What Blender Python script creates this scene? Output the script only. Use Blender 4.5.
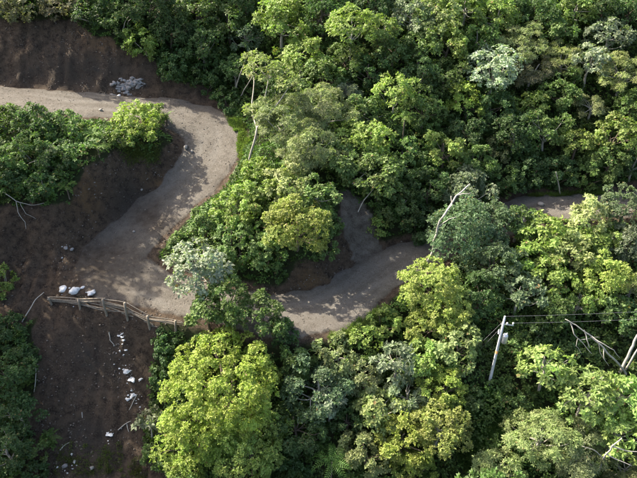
import bpy, bmesh, math, random
import numpy as np
from mathutils import Vector

for o in list(bpy.data.objects):
    bpy.data.objects.remove(o)
SC = bpy.context.scene
COL = SC.collection

# ------------------------------------------------------------------ camera
CAM_H, PITCH, FPX = 50.0, math.radians(39.0), 700.0      # focal length in photo pixels (637 wide)
cam_d = bpy.data.cameras.new('camera')
cam = bpy.data.objects.new('camera', cam_d)
COL.objects.link(cam)
cam.location = (0, 0, CAM_H)
cam.rotation_euler = (math.pi/2 - PITCH, 0, 0)
cam_d.sensor_width = 36.0
cam_d.lens = FPX/637.0*36.0
cam_d.clip_end = 2000
SC.camera = cam

# ------------------------------------------------------------------ sky, sun, exposure
SUN_EL = math.radians(38)
SUN_AZ = math.atan2(-0.80, 0.46)            # clockwise from +Y: the sun stands behind the hill, to the left
world = bpy.data.worlds.new('World'); SC.world = world
world.use_nodes = True
wn = world.node_tree
wn.nodes.clear()
sky = wn.nodes.new('ShaderNodeTexSky'); sky.sky_type = 'NISHITA'
sky.sun_disc = False; sky.sun_elevation = SUN_EL; sky.sun_rotation = SUN_AZ
sky.air_density = 1.0; sky.dust_density = 5.0; sky.ozone_density = 0.5
bg = wn.nodes.new('ShaderNodeBackground'); bg.inputs[1].default_value = 0.15
wo = wn.nodes.new('ShaderNodeOutputWorld')
wn.links.new(sky.outputs[0], bg.inputs[0]); wn.links.new(bg.outputs[0], wo.inputs[0])
sun_d = bpy.data.lights.new('sun', 'SUN'); sun_d.energy = 5.0; sun_d.angle = math.radians(0.53)
sun_d.color = (1.0, 0.93, 0.78)
sun = bpy.data.objects.new('sun', sun_d); COL.objects.link(sun)
SDIR = Vector((math.sin(SUN_AZ)*math.cos(SUN_EL), math.cos(SUN_AZ)*math.cos(SUN_EL), math.sin(SUN_EL)))
sun.rotation_euler = SDIR.to_track_quat('Z', 'Y').to_euler()
sun.location = SDIR*200
SC.view_settings.view_transform = 'Standard'
SC.view_settings.look = 'None'
SC.view_settings.exposure = 1.65
SC.view_settings.gamma = 1.0
try:
    SC.cycles.max_bounces = 6; SC.cycles.diffuse_bounces = 3; SC.cycles.transmission_bounces = 4
    SC.cycles.glossy_bounces = 2; SC.cycles.use_denoising = True
    SC.cycles.caustics_reflective = False; SC.cycles.caustics_refractive = False
except Exception:
    pass

# ------------------------------------------------------------------ pixel helpers (photo pixels, 637 x 478)
FWD = np.array([0, math.cos(PITCH), -math.sin(PITCH)])
UPV = np.array([0, math.sin(PITCH), math.cos(PITCH)])
EYE = np.array([0, 0, CAM_H])
def ray(u, v):
    return FWD*FPX + np.array([1.0, 0, 0])*(u-318.5) + UPV*(239.0-v)
def on_z(u, v, z):
    d = ray(u, v); t = (z-CAM_H)/d[2]
    return EYE + d*t
def project(P):
    Q = P - EYE
    dep = Q @ FWD
    return 318.5 + FPX*Q[..., 0]/dep, 239.0 - FPX*(Q @ UPV)/dep, dep

# ------------------------------------------------------------------ noise
def _hash(ix, iy, seed):
    n = (ix.astype(np.int64)*374761393 + iy.astype(np.int64)*668265263 + seed*974711) & 0x7fffffff
    n = ((n ^ (n >> 13))*1274126177) & 0x7fffffff
    return ((n ^ (n >> 16)) & 0xffff)/65535.0
def vnoise(x, y, seed=0):
    ix, iy = np.floor(x), np.floor(y)
    fx, fy = x-ix, y-iy
    fx = fx*fx*(3-2*fx); fy = fy*fy*(3-2*fy)
    a = _hash(ix, iy, seed); b = _hash(ix+1, iy, seed); c = _hash(ix, iy+1, seed); d = _hash(ix+1, iy+1, seed)
    return (a*(1-fx)+b*fx)*(1-fy) + (c*(1-fx)+d*fx)*fy - 0.5
def fbm(x, y, seed=0, octv=4):
    s = 0; a = 1.0
    for k in range(octv):
        s = s + a*vnoise(x*2**k, y*2**k, seed+k*17); a *= 0.5
    return s
def sstep(e0, e1, x):
    t = np.clip((x-e0)/(e1-e0), 0, 1)
    return t*t*(3-2*t)

# ------------------------------------------------------------------ the lie of the land
# road: photo pixel, height, half width
ROAD = [(-140, 84, 11.4, 2.6), (-60, 90, 10.4, 2.7), (0, 97, 9.6, 2.8), (60, 101, 8.9, 2.9), (120, 106, 8.2, 3.0),
        (165, 110, 7.6, 3.1), (195, 118, 7.0, 3.3), (212, 135, 6.3, 3.4), (210, 158, 5.4, 3.3), (190, 182, 4.5, 3.2),
        (160, 208, 3.5, 3.1), (130, 235, 2.6, 3.2), (108, 258, 1.9, 3.6), (112, 277, 1.4, 3.0), (150, 287, 1.0, 2.6),
        (200, 300, 0.6, 2.6), (260, 311, 0.2, 2.7), (315, 312, 0.0, 2.9), (347, 298, 0.0, 3.1), (372, 277, 0.1, 3.0),
        (402, 260, 0.3, 2.4), (440, 247, 0.5, 2.3), (490, 226, 0.8, 2.4), (530, 211, 1.0, 2.5), (570, 207, 1.2, 2.4),
        (620, 203, 1.4, 2.3), (690, 196, 1.7, 2.3), (780, 185, 2.2, 2.3)]
# land: photo pixel, height of the ground there
LAND = [ # hill above the upper road
    (20, 30, 14.6), (70, 28, 14.4), (110, 45, 13.0), (150, 68, 10.6), (190, 88, 9.0), (10, 5, 17.2), (100, 8, 16.5),
    (160, 20, 14.5), (215, 85, 8.0), (220, 50, 10.5), (240, 15, 14.0), (230, 105, 7.0), (235, 130, 6.4),
    # knob inside the first hairpin
    (20, 125, 8.9), (60, 130, 8.8), (100, 135, 8.5), (140, 142, 8.1), (20, 165, 8.4), (60, 170, 8.4), (95, 180, 8.1),
    (125, 172, 8.0), (152, 158, 7.7), (-60, 150, 9.0), (10, 205, 6.6), (60, 212, 6.0), (20, 250, 2.4), (-40, 230, 4.5), (60, 262, 1.6),
    # spur with the second hairpin round it
    (250, 150, 6.2), (262, 180, 6.0), (290, 200, 5.6), (240, 200, 5.4), (225, 235, 3.8), (270, 235, 4.4), (305, 235, 4.4),
    (325, 215, 4.8), (290, 262, 2.8), (180, 250, 2.0), (350, 205, 4.6), (340, 160, 6.6), (300, 100, 8.6), (285, 60, 11.0),
    (370, 225, 2.6), (395, 235, 1.8), (420, 225, 2.0),
    # forest slope
    (350, 100, 9.6), (400, 150, 6.0), (450, 150, 5.4), (450, 200, 3.0), (500, 180, 2.8), (560, 185, 2.4), (620, 175, 3.2),
    (520, 120, 6.2), (600, 130, 6.0), (400, 60, 12.0), (400, 10, 15.6), (500, 60, 11.0), (600, 60, 10.8), (500, 10, 15.2), (620, 10, 15.4),
    (320, 10, 15.4), (700, 100, 8.5),
    # below the road
    (20, 300, 0.4), (60, 312, -0.4), (100, 318, -0.4), (150, 322, -0.4), (100, 360, -3.4), (100, 400, -6.0), (100, 440, -8.4), (100, 478, -10.4),
    (20, 360, -2.6), (20, 420, -6.4), (20, 478, -9.8), (170, 400, -6.0), (170, 340, -2.2), (220, 340, -2.2), (220, 400, -5.8), (220, 478, -9.8),
    (300, 345, -2.2), (300, 400, -5.6), (320, 478, -9.6), (360, 330, -1.4), (380, 380, -4.0), (400, 430, -6.6), (420, 478, -9.0),
    (430, 300, -0.6), (430, 350, -2.8), (488, 384, -4.0), (480, 430, -6.2), (470, 478, -8.2), (460, 290, -0.2), (500, 260, 0.0), (500, 310, -1.6),
    (560, 260, -0.6), (560, 310, -2.2), (620, 250, -0.4), (620, 320, -2.8), (560, 370, -4.2), (620, 380, -4.8), (560, 430, -7.0), (620, 440, -7.6), (600, 478, -9.6),
    (580, 222, 0.4), (640, 218, 0.6)]
FARPTS = [(-120, 70, 16), (-120, 30, -6), (-120, 120, 34), (0, 120, 26), (60, 120, 26), (120, 120, 30), (120, 70, 6), (120, 30, -8), (-60, 15, -20),
          (0, 15, -24), (60, 15, -22), (-120, -40, -34), (0, -40, -40), (120, -40, -34), (0, 180, 52), (-120, 190, 60), (120, 190, 56),
          (0, 290, 84), (-240, 240, 80), (240, 240, 80), (-240, 60, 16), (240, 60, 4), (-60, 108, 26), (-70, 95, 20)]
RP = np.array([on_z(u, v, z) for u, v, z, w in ROAD])
def catmull(P, n=14):
    out = []
    Q = np.vstack([2*P[0]-P[1], P, 2*P[-1]-P[-2]])
    for i in range(1, len(Q)-2):
        p0, p1, p2, p3 = Q[i-1:i+3]
        for k in range(n):
            t = k/n
            out.append(0.5*((2*p1)+(-p0+p2)*t+(2*p0-5*p1+4*p2-p3)*t*t+(-p0+3*p1-3*p2+p3)*t**3))
    out.append(Q[-2])
    return np.array(out)
RW = np.array([[w] for u, v, z, w in ROAD])
RC = catmull(np.hstack([RP, RW]))            # x y z halfwidth along the road
CP = [on_z(u, v, z) for u, v, z in LAND] + [np.array(p, float) for p in FARPTS] + [p for p in RP[::2]]
CP = np.array(CP)
def tps_fit(P, z, lam=0.6):
    n = len(P)
    d = np.linalg.norm(P[:, None]-P[None], axis=2)/30.0
    K = np.where(d > 0, d*d*np.log(d+1e-12), 0) + np.eye(n)*lam*0.01
    A = np.zeros((n+3, n+3)); A[:n, :n] = K
    A[:n, n] = 1; A[:n, n+1:] = P/30.0; A[n, :n] = 1; A[n+1:, :n] = (P/30.0).T
    return np.linalg.solve(A, np.concatenate([z, [0, 0, 0]]))
TW = tps_fit(CP[:, :2], CP[:, 2])
def tps(x, y):
    sh = x.shape; X = np.stack([x.ravel(), y.ravel()], 1)
    out = np.empty(len(X))
    n = len(CP)
    for s in range(0, len(X), 20000):
        q = X[s:s+20000]
        d2 = ((q[:, None, 0]-CP[None, :, 0])**2 + (q[:, None, 1]-CP[None, :, 1])**2)/900.0
        k = 0.5*d2*np.log(d2+1e-12)
        out[s:s+20000] = k @ TW[:n] + TW[n] + (q/30.0) @ TW[n+1:]
    return out.reshape(sh)
def road_info(x, y):
    sh = x.shape; X = np.stack([x.ravel(), y.ravel()], 1)
    D = np.empty(len(X)); Z = np.empty(len(X)); W = np.empty(len(X))
    A = RC[:-1]; B = RC[1:]; AB = (B-A)[:, :2]; L2 = (AB**2).sum(1)+1e-9
    for s in range(0, len(X), 8000):
        q = X[s:s+8000]
        t = ((q[:, None, :]-A[None, :, :2])*AB[None]).sum(2)/L2
        t = np.clip(t, 0, 1)
        c = A[None, :, :2] + t[..., None]*AB[None]
        d = ((q[:, None]-c)**2).sum(2)
        d = np.sqrt(d); dm = d.min(1, keepdims=True)
        wt = np.exp(-(d-dm)/1.1); wt /= wt.sum(1, keepdims=True)
        D[s:s+8000] = dm[:, 0]
        v = A[None, :, 2:]*(1-t[..., None])+B[None, :, 2:]*t[..., None]
        v = (v*wt[..., None]).sum(1)
        Z[s:s+8000] = v[:, 0]; W[s:s+8000] = v[:, 1]
    return D.reshape(sh), Z.reshape(sh), W.reshape(sh)
def road_lane(x, y):
    """distance along the road and sideways from its middle"""
    sh = x.shape; X = np.stack([x.ravel(), y.ravel()], 1)
    S = np.zeros(len(X)); Lt = np.full(len(X), 9.0)
    A = RC[:-1, :2]; AB = RC[1:, :2]-A; ln = np.linalg.norm(AB, axis=1)+1e-9; cum = np.concatenate([[0], np.cumsum(ln)[:-1]])
    for s in range(0, len(X), 8000):
        q = X[s:s+8000]
        t = np.clip(((q[:, None]-A[None])*AB[None]).sum(2)/ln**2, 0, 1)
        d = ((q[:, None]-(A[None]+t[..., None]*AB[None]))**2).sum(2); j = d.argmin(1); i = np.arange(len(q))
        S[s:s+8000] = cum[j]+t[i, j]*ln[j]
        w = q-A[j]; Lt[s:s+8000] = (AB[j, 0]*w[:, 1]-AB[j, 1]*w[:, 0])/ln[j]
    return S.reshape(sh), Lt.reshape(sh)
def land(x, y, fine=True):
    x = np.asarray(x, float); y = np.asarray(y, float)
    z = tps(x, y)
    z = z + fbm(x*0.16, y*0.16, 3, 3)*0.7
    d, rz, rw = road_info(x, y)
    e = d - rw + fbm(x*0.45, y*0.45, 9, 3)*0.9
    b = sstep(0.0, 3.4, e)
    z = rz*(1-b) + z*b
    if fine:
        z = z + fbm(x*0.9, y*0.9, 21, 4)*0.30*(0.15+b) + vnoise(x*3.7, y*3.7, 5)*0.07
        z = z - 0.22*np.exp(-((e-0.25)/0.28)**2)*(rz < z+3)       # drain at the foot of the bank
    return z, e
# grid
def axis(lo, hi, step, far_lo, far_hi):
    a = list(np.arange(lo, hi+1e-6, step))
    s = step; p = hi
    while p < far_hi: s *= 1.22; p += s; a.append(p)
    s = step; p = lo
    while p > far_lo: s *= 1.22; p -= s; a.insert(0, p)
    return np.array(a)
GX = axis(-58, 56, 0.34, -260, 260)
GY = axis(26, 104, 0.34, -60, 300)
XX, YY = np.meshgrid(GX, GY)
ZZ, EE = land(XX, YY)
def gz(x, y):
    x = np.asarray(x, float); y = np.asarray(y, float)
    i = np.clip(np.searchsorted(GX, x)-1, 0, len(GX)-2); j = np.clip(np.searchsorted(GY, y)-1, 0, len(GY)-2)
    fx = (x-GX[i])/(GX[i+1]-GX[i]); fy = (y-GY[j])/(GY[j+1]-GY[j])
    return (ZZ[j, i]*(1-fx)+ZZ[j, i+1]*fx)*(1-fy)+(ZZ[j+1, i]*(1-fx)+ZZ[j+1, i+1]*fx)*fy
def at(u, v, h=0.0):
    """first point of the pixel's ray that is h metres above the ground"""
    d = ray(u, v); d = d/np.linalg.norm(d)
    t = np.arange(35, 180, 0.1)
    P = EYE + t[:, None]*d
    ok = P[:, 2] <= gz(P[:, 0], P[:, 1]) + h
    k = int(np.argmax(ok)) if ok.any() else len(t)-1
    return P[k]
def inpoly(u, v, poly):
    c = np.zeros(u.shape, bool); n = len(poly)
    for i in range(n):
        x1, y1 = poly[i]; x2, y2 = poly[(i+1) % n]
        with np.errstate(divide='ignore', invalid='ignore'):
            c ^= ((y1 > v) != (y2 > v)) & (u < (x2-x1)*(v-y1)/(y2-y1+1e-9)+x1)
    return c
BARE = [[(28, 258), (80, 258), (72, 304), (36, 308)],
        [(-200, 16), (60, 20), (92, 28), (128, 50), (168, 75), (205, 94), (232, 100), (252, 140), (240, 160), (200, 115), (-200, 100)],
        [(88, 168), (112, 150), (150, 158), (176, 138), (200, 150), (200, 175), (120, 255), (60, 275), (-100, 265), (-60, 205), (40, 205), (68, 205)],
        [(44, 296), (155, 300), (158, 330), (150, 380), (142, 430), (165, 478), (165, 560), (10, 560), (36, 400), (37, 340)],
        [(-60, 240), (60, 250), (52, 300), (26, 330), (-60, 285)],
        [(280, 300), (296, 268), (328, 258), (342, 226), (332, 200), (352, 192), (376, 232), (382, 252), (345, 290), (320, 305)]]
UU, VV, DD = project(np.stack([XX, YY, ZZ], -1))
wob = fbm(XX*0.35, YY*0.35, 31, 3)
UW = UU + wob*14; VW = VV + fbm(XX*0.35, YY*0.35, 41, 3)*10
front = DD > 20
BM = np.zeros(XX.shape)
for p in BARE:
    BM = np.maximum(BM, (inpoly(UW, VW, p) & front).astype(float))
BM = np.maximum(BM, sstep(1.5, 0.2, EE))       # a bare fringe along the road
for _ in range(2):
    B = BM.copy(); B[1:-1, 1:-1] = (BM[1:-1, 1:-1]*2+BM[:-2, 1:-1]+BM[2:, 1:-1]+BM[1:-1, :-2]+BM[1:-1, 2:])/6; BM = B
def grid_at(A, x, y):
    i = np.clip(np.searchsorted(GX, x), 0, len(GX)-1); j = np.clip(np.searchsorted(GY, y), 0, len(GY)-1)
    return A[j, i]
# black burnt-looking shale patches of the cut earth
DARKP = [((85, 72), (60, 20)), ((128, 205), (26, 26)), ((85, 360), (34, 40)), ((30, 75), (25, 12)), ((90, 440), (30, 25))]
OCHRE = [((165, 178), (22, 10)), ((120, 38), (40, 12)), ((85, 195), (20, 25)), ((310, 285), (18, 12))]
def blobs(L):
    m = np.zeros(XX.shape)
    for (a, b), (ra, rb) in L:
        m = np.maximum(m, np.exp(-(((UW-a)/ra)**2+((VW-b)/rb)**2))*front)
    return m
SHALE = blobs(DARKP); OCH = blobs(OCHRE)
SHADY_EARTH = blobs([((92, 262), (60, 40)), ((150, 215), (30, 22)), ((75, 275), (40, 25))])      # brown unmetalled earth of the fill, with the left leg's shade darkened in
SCREE = (inpoly(UW, VW, [(330, 195), (355, 190), (378, 235), (384, 252), (352, 262), (343, 225)]) & front).astype(float)
NEAR = (XX > -60) & (XX < 58) & (YY > 26) & (YY < 105)
LS = np.zeros(XX.shape); LL = np.full(XX.shape, 9.0)
_s, _l = road_lane(XX[NEAR], YY[NEAR]); LS[NEAR] = _s; LL[NEAR] = _l
_w = LL+fbm(LS*0.12, LL*0, 15, 2)*1.6
TRACK = np.exp(-((abs(_w)-0.95)/0.38)**2)*(0.55+0.9*fbm(LS*0.25, LL*0.9, 25, 3)) + 0.75*fbm(LS*0.22, LL*2.6, 35, 3)
TRACK = np.clip(TRACK, -0.6, 1)
ZZ = ZZ - 0.05*TRACK*(EE < 0)
_rill = abs(fbm(XX*0.75+fbm(XX*0.3, YY*0.3, 91, 2)*1.2, YY*0.16, 93, 3))
ZZ = ZZ + BM*sstep(0.3, 1.6, EE)*(np.clip(_rill, 0, 0.35)-0.17)*1.1 + BM*sstep(0.2, 1.0, EE)*fbm(XX*1.6, YY*1.6, 95, 3)*0.22

# ------------------------------------------------------------------ node material helpers
def mat(name):
    m = bpy.data.materials.new(name); m.use_nodes = True
    nt = m.node_tree; nt.nodes.clear()
    out = nt.nodes.new('ShaderNodeOutputMaterial')
    return m, nt, out
def N(nt, t, **kw):
    n = nt.nodes.new(t)
    for k, v in kw.items():
        if k.startswith('i_'):
            key = k[2:]; key = int(key) if key.isdigit() else key.replace('_', ' ')
            n.inputs[key].default_value = v
        else:
            setattr(n, k, v)
    return n
def mix(nt, f, a, b, blend='MIX'):
    n = nt.nodes.new('ShaderNodeMix'); n.data_type = 'RGBA'; n.blend_type = blend
    for s, val in ((n.inputs[0], f), (n.inputs[6], a), (n.inputs[7], b)):
        if hasattr(val, 'is_output'): nt.links.new(val, s)
        elif isinstance(val, (int, float)): s.default_value = val
        else: s.default_value = (*val, 1)
    return n.outputs[2]
def math_n(nt, op, a, b=0.0, clamp=False):
    n = nt.nodes.new('ShaderNodeMath'); n.operation = op; n.use_clamp = clamp
    for s, val in ((n.inputs[0], a), (n.inputs[1], b)):
        if hasattr(val, 'is_output'): nt.links.new(val, s)
        else: s.default_value = val
    return n.outputs[0]
def noise(nt, scale, detail=6, rough=0.6, co=None):
    n = N(nt, 'ShaderNodeTexNoise'); n.inputs['Scale'].default_value = scale
    n.inputs['Detail'].default_value = detail; n.inputs['Roughness'].default_value = rough
    if co is not None: nt.links.new(co, n.inputs['Vector'])
    return n.outputs['Fac']
def ramp(nt, fac, lo, hi):
    n = N(nt, 'ShaderNodeMapRange'); n.inputs['From Min'].default_value = lo; n.inputs['From Max'].default_value = hi
    nt.links.new(fac, n.inputs['Value'])
    return n.outputs[0]

def ground_material():
    m, nt, out = mat('earth')
    co = N(nt, 'ShaderNodeTexCoord').outputs['Object']
    def att(a): return N(nt, 'ShaderNodeAttribute', attribute_name=a).outputs['Fac']
    n1 = noise(nt, 0.22, 5, 0.6, co); n2 = noise(nt, 1.4, 8, 0.65, co); n3 = noise(nt, 7.0, 6, 0.7, co); n4 = noise(nt, 28.0, 4, 0.7, co); n5 = noise(nt, 5.5, 3, 0.75, co)
    # bare earth
    soil = mix(nt, ramp(nt, n2, 0.38, 0.64), (0.045, 0.032, 0.024), (0.15, 0.106, 0.072))
    soil = mix(nt, math_n(nt, 'MULTIPLY', ramp(nt, n3, 0.48, 0.66), 0.7), soil, (0.18, 0.138, 0.104))
    soil = mix(nt, math_n(nt, 'MULTIPLY', att('shale'), ramp(nt, n2, 0.25, 0.62), True), soil, (0.060, 0.054, 0.048))
    soil = mix(nt, math_n(nt, 'MULTIPLY', ramp(nt, n5, 0.66, 0.71), 0.55), soil, (0.23, 0.20, 0.17))
    soil = mix(nt, math_n(nt, 'MULTIPLY', att('ochre'), ramp(nt, n2, 0.3, 0.7), True), soil, (0.19, 0.115, 0.055))
    # gravelled road
    gr = mix(nt, ramp(nt, n2, 0.3, 0.72), (0.142, 0.123, 0.103), (0.24, 0.216, 0.186))
    gr = mix(nt, math_n(nt, 'MULTIPLY', ramp(nt, n3, 0.45, 0.68), 0.8), gr, (0.325, 0.298, 0.262))
    gr = mix(nt, math_n(nt, 'MULTIPLY', ramp(nt, n1, 0.5, 0.7), 0.5), gr, (0.125, 0.104, 0.084))
    gr = mix(nt, math_n(nt, 'MULTIPLY', ramp(nt, n4, 0.52, 0.66), 0.6), gr, (0.095, 0.083, 0.07))
    gr = mix(nt, math_n(nt, 'MULTIPLY', ramp(nt, att('track'), 0.5, 1.0), 0.6), gr, (0.28, 0.26, 0.232))
    gr = mix(nt, math_n(nt, 'MULTIPLY', ramp(nt, att('track'), 0.5, 0.2), 0.6), gr, (0.10, 0.085, 0.068))
    gr = mix(nt, math_n(nt, 'MULTIPLY', ramp(nt, n5, 0.64, 0.70), 0.6), gr, (0.40, 0.38, 0.35))
    gr = mix(nt, math_n(nt, 'MULTIPLY', att('shady_earth'), 0.95), gr, mix(nt, ramp(nt, n2, 0.35, 0.65), (0.07, 0.052, 0.039), (0.135, 0.107, 0.082)))
    # forest floor
    fl = mix(nt, ramp(nt, n2, 0.35, 0.65), (0.035, 0.032, 0.018), (0.04, 0.062, 0.018))
    fl = mix(nt, math_n(nt, 'MULTIPLY', ramp(nt, n3, 0.5, 0.7), 0.6), fl, (0.06, 0.075, 0.025))
    rm = math_n(nt, 'ADD', att('roadness'), math_n(nt, 'MULTIPLY', math_n(nt, 'SUBTRACT', n2, 0.5), 0.8))
    rm = ramp(nt, rm, 0.3, 0.7)
    bm = math_n(nt, 'ADD', att('bareness'), math_n(nt, 'MULTIPLY', math_n(nt, 'SUBTRACT', n2, 0.5), 0.9))
    bm = ramp(nt, bm, 0.35, 0.65)
    c = mix(nt, bm, fl, soil); c = mix(nt, rm, c, gr)
    b = N(nt, 'ShaderNodeBsdfPrincipled'); b.inputs['Roughness'].default_value = 0.95
    b.inputs['Specular IOR Level'].default_value = 0.15
    nt.links.new(c, b.inputs['Base Color'])
    bu = N(nt, 'ShaderNodeBump'); bu.inputs['Strength'].default_value = 1.0; bu.inputs['Distance'].default_value = 0.3
    h = math_n(nt, 'ADD', n3, math_n(nt, 'MULTIPLY', n4, 0.5))
    nt.links.new(h, bu.inputs['Height']); nt.links.new(bu.outputs[0], b.inputs['Normal'])
    nt.links.new(b.outputs[0], out.inputs[0])
    return m
def leaf_material():
    """leaves take their species colour from the object's colour; each leaf and twig varies by its own number"""
    m, nt, out = mat('leaf')
    oi = N(nt, 'ShaderNodeObjectInfo')
    lv = N(nt, 'ShaderNodeAttribute', attribute_name='leafvar')
    cv = N(nt, 'ShaderNodeAttribute', attribute_name='twigvar')
    hs = N(nt, 'ShaderNodeHueSaturation')
    nt.links.new(oi.outputs['Color'], hs.inputs['Color'])
    v = math_n(nt, 'ADD', math_n(nt, 'MULTIPLY', lv.outputs['Fac'], 0.55), math_n(nt, 'MULTIPLY', cv.outputs['Fac'], 0.55))
    nt.links.new(math_n(nt, 'ADD', v, 0.47), hs.inputs['Value'])
    nt.links.new(math_n(nt, 'ADD', math_n(nt, 'MULTIPLY', math_n(nt, 'SUBTRACT', cv.outputs['Fac'], 0.5), 0.028), 0.5), hs.inputs['Hue'])
    dry = math_n(nt, 'GREATER_THAN', lv.outputs['Fac'], 0.993)
    c = mix(nt, dry, hs.outputs[0], (0.22, 0.15, 0.06))
    b = N(nt, 'ShaderNodeBsdfPrincipled'); b.inputs['Roughness'].default_value = 0.55
    b.inputs['Specular IOR Level'].default_value = 0.3
    nt.links.new(c, b.inputs['Base Color'])
    t = N(nt, 'ShaderNodeBsdfTranslucent')
    tc = mix(nt, 1.0, c, (1.1, 1.35, 0.6), 'MULTIPLY')
    nt.links.new(tc, t.inputs['Color'])
    mx = N(nt, 'ShaderNodeMixShader'); mx.inputs[0].default_value = 0.38
    nt.links.new(b.outputs[0], mx.inputs[1]); nt.links.new(t.outputs[0], mx.inputs[2])
    nt.links.new(mx.outputs[0], out.inputs[0])
    return m
def plain(name, c1, c2, scale=3.0, rough=0.85, stretch=(1, 1, 1), bump=0.3, spec=0.2, metallic=0.0):
    m, nt, out = mat(name)
    co = N(nt, 'ShaderNodeTexCoord').outputs['Object']
    mp = N(nt, 'ShaderNodeMapping'); mp.inputs['Scale'].default_value = stretch
    nt.links.new(co, mp.inputs[0])
    n = noise(nt, scale, 6, 0.65, mp.outputs[0]); n2 = noise(nt, scale*5, 4, 0.6, mp.outputs[0])
    c = mix(nt, ramp(nt, n, 0.3, 0.7), c1, c2)
    c = mix(nt, math_n(nt, 'MULTIPLY', ramp(nt, n2, 0.45, 0.7), 0.35), c, tuple(x*0.45 for x in c1))
    b = N(nt, 'ShaderNodeBsdfPrincipled'); b.inputs['Roughness'].default_value = rough
    b.inputs['Specular IOR Level'].default_value = spec; b.inputs['Metallic'].default_value = metallic
    nt.links.new(c, b.inputs['Base Color'])
    bu = N(nt, 'ShaderNodeBump'); bu.inputs['Strength'].default_value = bump; bu.inputs['Distance'].default_value = 0.03
    nt.links.new(n2, bu.inputs['Height']); nt.links.new(bu.outputs[0], b.inputs['Normal'])
    nt.links.new(b.outputs[0], out.inputs[0])
    return m
M_EARTH = ground_material()
M_LEAF = leaf_material()
M_BARK = plain('brown_bark', (0.075, 0.055, 0.04), (0.15, 0.12, 0.09), 4, 0.9, (1, 1, 0.25))
M_PALE = plain('pale_bark', (0.24, 0.215, 0.18), (0.40, 0.37, 0.32), 4, 0.85, (1, 1, 0.25))
M_DEAD = plain('bleached_dead_wood', (0.26, 0.235, 0.20), (0.44, 0.41, 0.36), 5, 0.9, (1, 1, 0.3))
M_TIMBER = plain('weathered_timber', (0.13, 0.105, 0.08), (0.27, 0.235, 0.19), 5, 0.9, (1, 1, 1))
M_STONE = plain('grey_stone', (0.17, 0.155, 0.14), (0.33, 0.31, 0.28), 6, 0.9)
M_WSTONE = plain('whitish_stone', (0.14, 0.13, 0.125), (0.33, 0.31, 0.30), 2.2, 0.95, bump=0.8)
M_RUBBLE = plain('earthy_rubble', (0.085, 0.068, 0.054), (0.21, 0.18, 0.15), 2.5, 0.95)
M_BAG = plain('white_sacking', (0.48, 0.47, 0.45), (0.72, 0.72, 0.71), 5, 0.8)
M_CONC = plain('pole_concrete', (0.34, 0.35, 0.36), (0.50, 0.51, 0.52), 3, 0.8, (1, 1, 0.4))
M_STEEL = plain('galvanised_steel', (0.45, 0.46, 0.47), (0.62, 0.63, 0.64), 6, 0.45, spec=0.5, metallic=0.6)
M_PORC = plain('white_porcelain', (0.65, 0.65, 0.63), (0.78, 0.78, 0.77), 6, 0.3, spec=0.5, bump=0.05)
M_ORANGE = plain('orange_paint', (0.36, 0.17, 0.06), (0.45, 0.24, 0.10), 6, 0.6)
M_CABLE = plain('aluminium_cable', (0.17, 0.17, 0.18), (0.26, 0.26, 0.27), 6, 0.45, spec=0.5)

# ------------------------------------------------------------------ mesh helpers
def mesh_np(name, V, F, material, smooth=False, attrs=None):
    """V (n,3); F (m,k) all of the same corner count"""
    me = bpy.data.meshes.new(name)
    V = np.ascontiguousarray(V, np.float32); F = np.ascontiguousarray(F, np.int32)
    k = F.shape[1]
    me.vertices.add(len(V)); me.vertices.foreach_set('co', V.ravel())
    me.loops.add(F.size); me.loops.foreach_set('vertex_index', F.ravel())
    me.polygons.add(len(F)); me.polygons.foreach_set('loop_start', np.arange(0, F.size, k, dtype=np.int32))
    try: me.polygons.foreach_set('loop_total', np.full(len(F), k, np.int32))
    except Exception: pass
    if smooth: me.polygons.foreach_set('use_smooth', np.ones(len(F), bool))
    for an, av in (attrs or {}).items():
        a = me.attributes.new(an, 'FLOAT', 'POINT'); a.data.foreach_set('value', np.ascontiguousarray(av, np.float32))
    me.update(calc_edges=True)
    if material: me.materials.append(material)
    return me
def link(name, data, parent=None, loc=None):
    o = bpy.data.objects.new(name, data); COL.objects.link(o)
    if parent is not None: o.parent = parent
    if loc is not None: o.location = loc
    return o
LABELS = {}
def tag(o, label, cat, group=None):
    if label in LABELS: print('SAME LABEL', label)
    LABELS[label] = 1
    o['label'] = label; o['category'] = cat
    if group: o['group'] = group
    return o
def thing(name, label, cat, loc, group=None):
    o = link(name, None, None, tuple(loc)); o.empty_display_size = 0.3
    return tag(o, label, cat, group)
def nrm(a): return a/(np.linalg.norm(a, axis=-1, keepdims=True)+1e-9)
def tube(paths, sides=6):
    """paths: list of (points (n,3), radii (n)) -> V, F quads"""
    Vs, Fs, off = [], [], 0
    for P, R in paths:
        P = np.asarray(P, float); R = np.asarray(R, float); n = len(P)
        T = nrm(np.gradient(P, axis=0))
        ref = np.array([0.3, 0.2, 1.0]) if abs(T[:, 2]).mean() < 0.8 else np.array([1.0, 0.2, 0.1])
        A = nrm(np.cross(T, ref)); B = np.cross(T, A)
        an = np.linspace(0, 2*math.pi, sides, endpoint=False)
        ring = P[:, None] + R[:, None, None]*(np.cos(an)[None, :, None]*A[:, None]+np.sin(an)[None, :, None]*B[:, None])
        Vs.append(ring.reshape(-1, 3))
        i = np.arange(n-1)[:, None]*sides; j = np.arange(sides)[None]; j2 = (j+1) % sides
        F = np.stack([i+j, i+j2, i+sides+j2, i+sides+j], -1).reshape(-1, 4)
        Fs.append(F+off)
        # caps
        for base in (0, (n-1)*sides):
            for q in range(1, sides-2, 2):
                Fs.append(np.array([[base, base+q, base+q+1, base+q+2]])+off)
        off += n*sides
    return np.vstack(Vs), np.vstack(Fs)
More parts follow.
